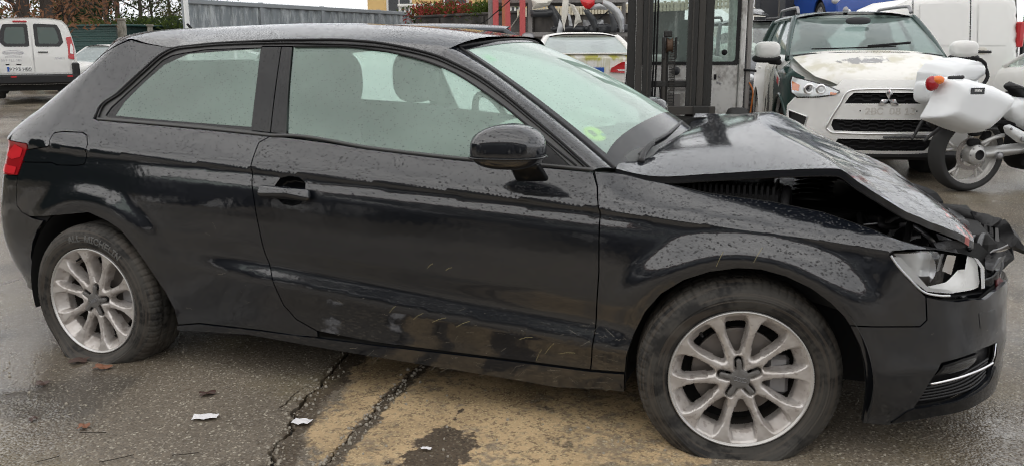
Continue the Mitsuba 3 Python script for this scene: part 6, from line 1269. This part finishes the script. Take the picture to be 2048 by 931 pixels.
arm = pill([(-.02, .30), (.06, .285), (.22, .30), (.55, .335), (.9, .36), (.9, .46), (.5, .43), (.25, .41), (.1, .40), (.0, .40)], -.10, .06, .05, 'cast_silver', 'swing_arm', None, .03, True)
MO('pivot_bolt', moved(revolve([(.001, -.185), (.015, -.187), (.022, -.18), (.034, -.178), (.036, -.15)], 24), .205, 0, .325), 'steel_grey', arm, True)
MO('torque_arm', tube(smooth_line([(.03, -.14, .43), (.18, -.15, .49), (.24, -.15, .50)], 8), .018, 8), 'cast_silver', arm, True)
for z in (.40, .49): MO('caliper', superell((-.02, -.11, z+.04), (.06, .03, .035), 3), 'black_matte', fd, True)
case = pill([(x*1.10-.15, .77+(z-.77)*1.07) for x, z in [(-.42, .67), (-.35, .80), (-.295, .965), (-.27, .99), (-.105, .985), (.10, .935), (.26, .87), (.295, .82), (.26, .73), (.165, .625), (.07, .55), (-.04, .54), (-.19, .585)]], -.16, .26, .13, 'case_white', 'side_case', None, .022, 70, label='white near-side case with a small dark badge')
MO('case_latch', hull_spheres([(-.42, -.24, 1.0, .016), (-.30, -.24, 1.005, .016)]), 'black_plastic', case, True); MO('case_hinge', hull_spheres([(-.02, -.36, .575, .014), (-.14, -.34, .585, .012)]), 'black_plastic', case, True)
bt = text_on('BMW', .020, (-.285, -.4235, .893), (1, 0, -.06), (0, 0, 1), .003, True); MO('badge', box(-.35, -.22, -.4225, -.416, .872, .925, .003), 'dark_part', case); MO('badge_letters', bt, 'white_plastic', case, False)
pill([(-.57, .655), (-.33, .57), (-.17, .525), (-.06, .535), (-.03, .55), (-.32, .60), (-.55, .68)], -.15, .20, .06, 'black_plastic', 'case_base', case, .03, True)
fc2 = pill([(x-.06, z-.01) for x, z in [(-.20, .92), (-.19, 1.04), (-.12, 1.12), (.02, 1.165), (.20, 1.17), (.30, 1.14), (.31, 1.0), (.17, .90), (-.1, .86)]], .42, .36, .10, 'case_white', 'top_case', None, .025, 70)
MO('case_gasket', tube(smooth_line([(.06, .05, .88), (.16, .06, .94), (.205, .08, 1.01), (.205, .12, 1.09), (.15, .12, 1.14), (.06, .12, 1.158)], 30), .016, 8), 'black_matte', fc2, True); MO('case_body', superell((-.02, .32, .86), (.26, .16, .12), 4), 'case_white', fc2, True)
tlm = MO('tail_lamp', superell((-.55, -.20, .955), (.045, .06, .062), 2.2), 'red_lens', None, True); MO('indicator_lens', superell((-.525, -.24, .985), (.045, .045, .035), 2.2), 'orange_lens', tlm, True)
MO('plate_bracket', hull_spheres([(-.30, -.10, .62, .02), (-.47, -.06, .46, .012)]), 'black_plastic', None, True); MO('plate_bracket', hull_spheres([(-.38, .06, .68, .02), (-.50, .06, .47, .012)]), 'black_plastic', None, True); MO('mudguard', tube(smooth_line([(-.38, 0, .60), (-.15, 0, .70), (.12, 0, .66)], 16), .06, 10), 'black_plastic', None, True)
pill([(.20, .77), (.31, .83), (.60, .80), (1.1, .76), (1.1, .52), (.54, .50), (.36, .585), (.26, .64), (.20, .68)], -.12, .10, .06, 'case_white', 'side_cover', None, .03, True)
pill([(.25, .92), (.42, .80), (.62, .79), (1.1, .86), (1.1, .93), (.75, .93), (.5, .90), (.32, .96)], -.05, .14, .07, 'black_plastic', 'seat', None, .03, True)
hg = pill([(.17, .585), (.24, .60), (.52, .475), (.80, .44), (.80, .36), (.50, .40), (.33, .445), (.21, .52)], -.20, .05, .03, 'case_white', 'foot_bracket', None, .02, True); MO('bracket_bolt', superell((.345, -.255, .475), (.022, .01, .022), 4), 'steel_grey', hg, True); MO('bracket_bolt', superell((.22, -.25, .565), (.012, .01, .012), 2), 'steel_grey', hg, True); MO('cover_bolt', superell((.50, -.225, .70), (.02, .01, .02), 2), 'dark_part', None, True)
MO('foot_rest', tube([(.40, -.22, .26), (.9, -.25, .25)], .022, 8), 'black_matte'); MO('engine_block', superell((.85, 0, .42), (.35, .22, .26), 5), 'black_matte', None, True); MO('shock', tube([(.15, -.02, .45), (.38, 0, .85)], .04, 10), 'black_matte')
MO('frame_tube', tube(smooth_line([(.1, -.10, .62), (.35, -.12, .60), (.9, -.12, .60)], 12), .02, 8), 'black_matte', None, True)
fwh = moved(revolve(tp, 48), 1.50); MO('front_tyre', fwh, 'tyre_dark', None, True); MO('front_fork', tube([(1.5, .1, Rm), (1.15, .1, 1.0)], .03, 10), 'steel_grey'); pill([(.9, .76), (1.1, .80), (1.35, 1.05), (1.5, 1.0), (1.45, .6), (1.1, .45), (.95, .5)], -.12, .18, .12, 'case_white', 'fairing', None, .05, True)
# ---- what the black paint mirrors: a workshop, parked cars and a hedge, partly added
bkw = thing('workshop_building', 'long low dark grey workshop with a row of windows behind the photographer', 'building'); WB = Put(bkw, frame(-10, -13, 1, 0)); princ('render_grey', (.10, .098, .094), .85)
WB('wall', box(0, 30, -9, 0, 0, 3.5), 'render_grey', None, False); WB('roof', box(-.3, 30.3, -9.3, .35, 3.5, 3.7, .05), 'roof_tile')
for i in range(10): w = WB('window', box(1.2+i*2.7, 2.9+i*2.7, .0, .06, 1.4, 3.1, .01), 'white_paint'); WB('pane', box(1.3+i*2.7, 2.8+i*2.7, .05, .075, 1.5, 3.0), 'window_dark', w, False)
for x, l in ((-3.4, 'dark parked car directly behind the photographer to the left'), (1.7, 'unseen dark parked car directly behind the photographer'), (6.6, 'unseen dark parked car added behind the photographer to the right for its reflection')): motor_car('unseen_parked_car', l, frame(x, -5.9, 1, 0), 'paint_grey', 4.3, 1.78, 1.46, [(0, .70), (-.4, .84), (-1.05, .98), (-3.5, 1.02), (-4.3, .96)], (-1.0, -1.7, -3.4, -4.1), (-.9, -3.5, .32), mid=(.5,))  # one car from the mirrored wheel; two added unseen to darken reflections
hedge('hedge', 'unseen tall dark hedge added left of the yard for dark reflections', (-17, -14), (-18.5, 6), 0, 3.6, 1.4, 'leaf_dark', 6000, .12, 41)  # unseen hedge added to darken the reflection on the rear quarter

# ---------------------------------------------------------------- litter on the ground
princ('leaf_dry', (.20, .085, .045), .6); princ('leaf_dark_wet', (.055, .028, .02), .4); princ('paper', (.70, .69, .70), .8); princ('twig_brown', (.03, .024, .018), .8); princ('pebble', (.30, .27, .22), .7)
def litter_leaf(label, x, y, s, m, rot, seed, cat='leaf'):
    q = np.random.default_rng(seed); a = np.linspace(0, 2*np.pi, 29)[:-1]; r = s*(.55+.30*np.abs(np.cos(2.5*a))+.12*q.normal(size=28)*.5); P = np.column_stack([r*np.cos(a)*1.3, r*np.sin(a), .004+.010*np.abs(np.sin(a*1.5+seed))]); c = np.array([[0, 0, .012]])
    R = trimesh.transformations.rotation_matrix(rot, [0, 0, 1])[:3, :3]; V = np.vstack([P, c]) @ R.T+[x, y, 0]; k = thing('fallen_leaf', label, cat); scene[k] = mikit.ply(TM(V, [[28, i, (i+1) % 28] for i in range(28)]), m)
litter_leaf('brown fallen leaf lying nearest the flat rear tyre', -2.471, -.115, .038, 'leaf_dry', .3, 1)
litter_leaf('faint brown leaf just left of the leaf by the rear tyre', -2.62, -.09, .04, 'leaf_dark_wet', 1.2, 2)
litter_leaf('pale orange leaf lying below the rear wheel on open asphalt', -2.085, -.576, .024, 'leaf_dry', 2., 3)
litter_leaf('dark curled leaf lying above the white paper scrap', -1.887, -.194, .030, 'leaf_dark_wet', .8, 4)
litter_leaf('small dark red leaf at the left edge of the foreground', -2.297, -.593, .018, 'leaf_dark_wet', .1, 5)
litter_leaf('black curled leaf left of the rear tyre', -2.548, -.332, .030, 'leaf_dark_wet', 1.9, 6)
def scrap_paper(label, x, y, l, w, rot, seed):
    s, t = np.meshgrid(np.linspace(-.5, .5, 9), np.linspace(-.5, .5, 5), indexing='ij'); h = .004+.012*meshkit.fbm(np.stack([s*3, t*3, 0*s+seed], -1), 3); P = np.stack([s*l, t*w*(1+.2*np.sin(s*9+seed)), h], -1).reshape(-1, 3) @ trimesh.transformations.rotation_matrix(rot, [0, 0, 1])[:3, :3].T+[x, y, 0]
    k = thing('paper_scrap', label, 'paper'); scene[k] = mikit.ply(grid_mesh(P.reshape(9, 5, 3)), 'paper')
scrap_paper('crumpled white paper scrap on the dark asphalt left of the crack', -1.751, -.369, .085, .045, .45, 1)
scrap_paper('white paper scrap lying at the edge of the wide crack', -1.413, -.288, .062, .046, .15, 2)
scrap_paper('tiny white scrap on the wet dark patch of the concrete', -.923, -.327, .032, .016, .0, 3)
q = np.random.default_rng(12)
for i, (x, y, l, r) in enumerate(((-1.80, -.72, .10, .9), (-2.02, -.60, .09, .35), (-2.0, -.8, .07, 1.0), (-1.62, -.62, .08, .6))):
    k = thing('twig', ('thin dark twig at the bottom edge left of the crack', 'thin twig beside the pale orange leaf', 'short twig lying lowest in the left foreground', 'thin twig close to the wide crack')[i], 'twig'); d = np.array([math.cos(r), math.sin(r), 0])*l/2; c = np.array([x, y, .006]); scene[k] = mikit.ply(tube(smooth_line([c-d, c+[.006, -.004, .002], c+d], 8), .0014, 5), 'twig_brown', smooth=True)
pts_ = np.column_stack([q.uniform(-3, 1.6, 900), q.uniform(-1.0, .9, 900)]); ok_ = ~shapely.contains_xy(cracks, pts_[:, 0], pts_[:, 1]); pts_ = pts_[ok_]
ico = trimesh.creation.icosphere(0); V, Fc = [], []
for i, p_ in enumerate(pts_): s = .0022+.004*q.random()**3; V.append(np.array(ico.vertices)*s*q.uniform(.6, 1.3, 3)+[p_[0], p_[1], s*.35]); Fc.append(np.array(ico.faces)+12*i)
lab(add('grit', TM(np.vstack(V), np.vstack(Fc)), 'pebble', None, False), 'loose grit scattered over the wet asphalt', 'grit', kind='stuff')
V, Fc = [], []
for i in range(420):
    t = q.random()*(len(CR1)-1); j = int(t); p_ = np.array(CR1[j])*(1-t+j)+np.array(CR1[j+1])*(t-j)+q.normal(0, .022, 2)
    if i % 2: t = q.random()*(len(CR2)-1); j = int(t); p_ = np.array(CR2[j])*(1-t+j)+np.array(CR2[j+1])*(t-j)+q.normal(0, .018, 2)
    s = .002+.006*q.random()**2; V.append(np.array(ico.vertices)*s*q.uniform(.6, 1.3, 3)+[p_[0], p_[1], (-.016 if cracks.contains(Point(*p_)) else .001)+s*.3]); Fc.append(np.array(ico.faces)+12*i)
lab(add('crack_gravel', TM(np.vstack(V), np.vstack(Fc)), 'pebble', None, False), 'small stones lying in and along the two cracks', 'gravel', kind='stuff')
# grass blades caught in the bodywork
gs = [((1326, 0), )]
princ('straw', (.30, .26, .13), .8)
for u, z, l, r in ((.075, .625, .05, 1.2), (-.035, .645, .05, 1.1), (1.05, .52, .03, .7), (.98, .515, .025, .5), (1.02, .33, .06, .4), (1.10, .335, .05, .6), (.93, .325, .06, .5), (1.2, .35, .04, .8), (.70, .30, .05, .3), (.62, .27, .06, .9), (.56, .26, .06, .2), (.66, .24, .05, 1.1)):
    p_ = S(np.array([u-l/2*math.cos(r), u, u+l/2*math.cos(r)]), np.array([z+l/2*math.sin(r), z+.003, z-l/2*math.sin(r)]), -.0015); add('straw_blade', tube(p_, .0007, 4), 'straw', CAR, False)
princ('scratch_tan', (.17, .155, .125), .7)
def scratches(parent, n, u0, u1, z0, z1, seed, d=-.0006):
    q = np.random.default_rng(seed); out = []
    for _ in range(n):
        u, z = u0+(u1-u0)*q.random()**1.6, q.uniform(z0, z1); l, r = .006+.04*q.random()**2.2, q.normal(.25, .7); w = q.uniform(.0003, .0008)
        t = np.linspace(-.5, .5, 4)*l; uu, zz = u+t*math.cos(r), z-t*math.sin(r); c_ = np.array([.0, .0, 0]); a_ = S(uu, zz+w, d); b_ = S(uu, zz-w, d); out.append(grid_mesh(np.stack([a_, b_], 0)))
    lab(add('scratch_marks', out, 'scratch_tan', parent, False), 'fine pale scratches and mud flecks', kind='stuff')
scratches(door, 46, .47, 1.5, .22, .38, 3); scratches(CAR+'__sill', 42, .40, 1.4, .135, .195, 4, -.0078); scratches(CAR+'__front_fender', 26, .36, .47, .22, .36, 5); scratches(CAR+'__front_bumper', 14, -.9, -.4, .2, .42, 6); scratches(CAR+'__quarter_panel', 8, 1.8, 2.2, .25, .6, 7)
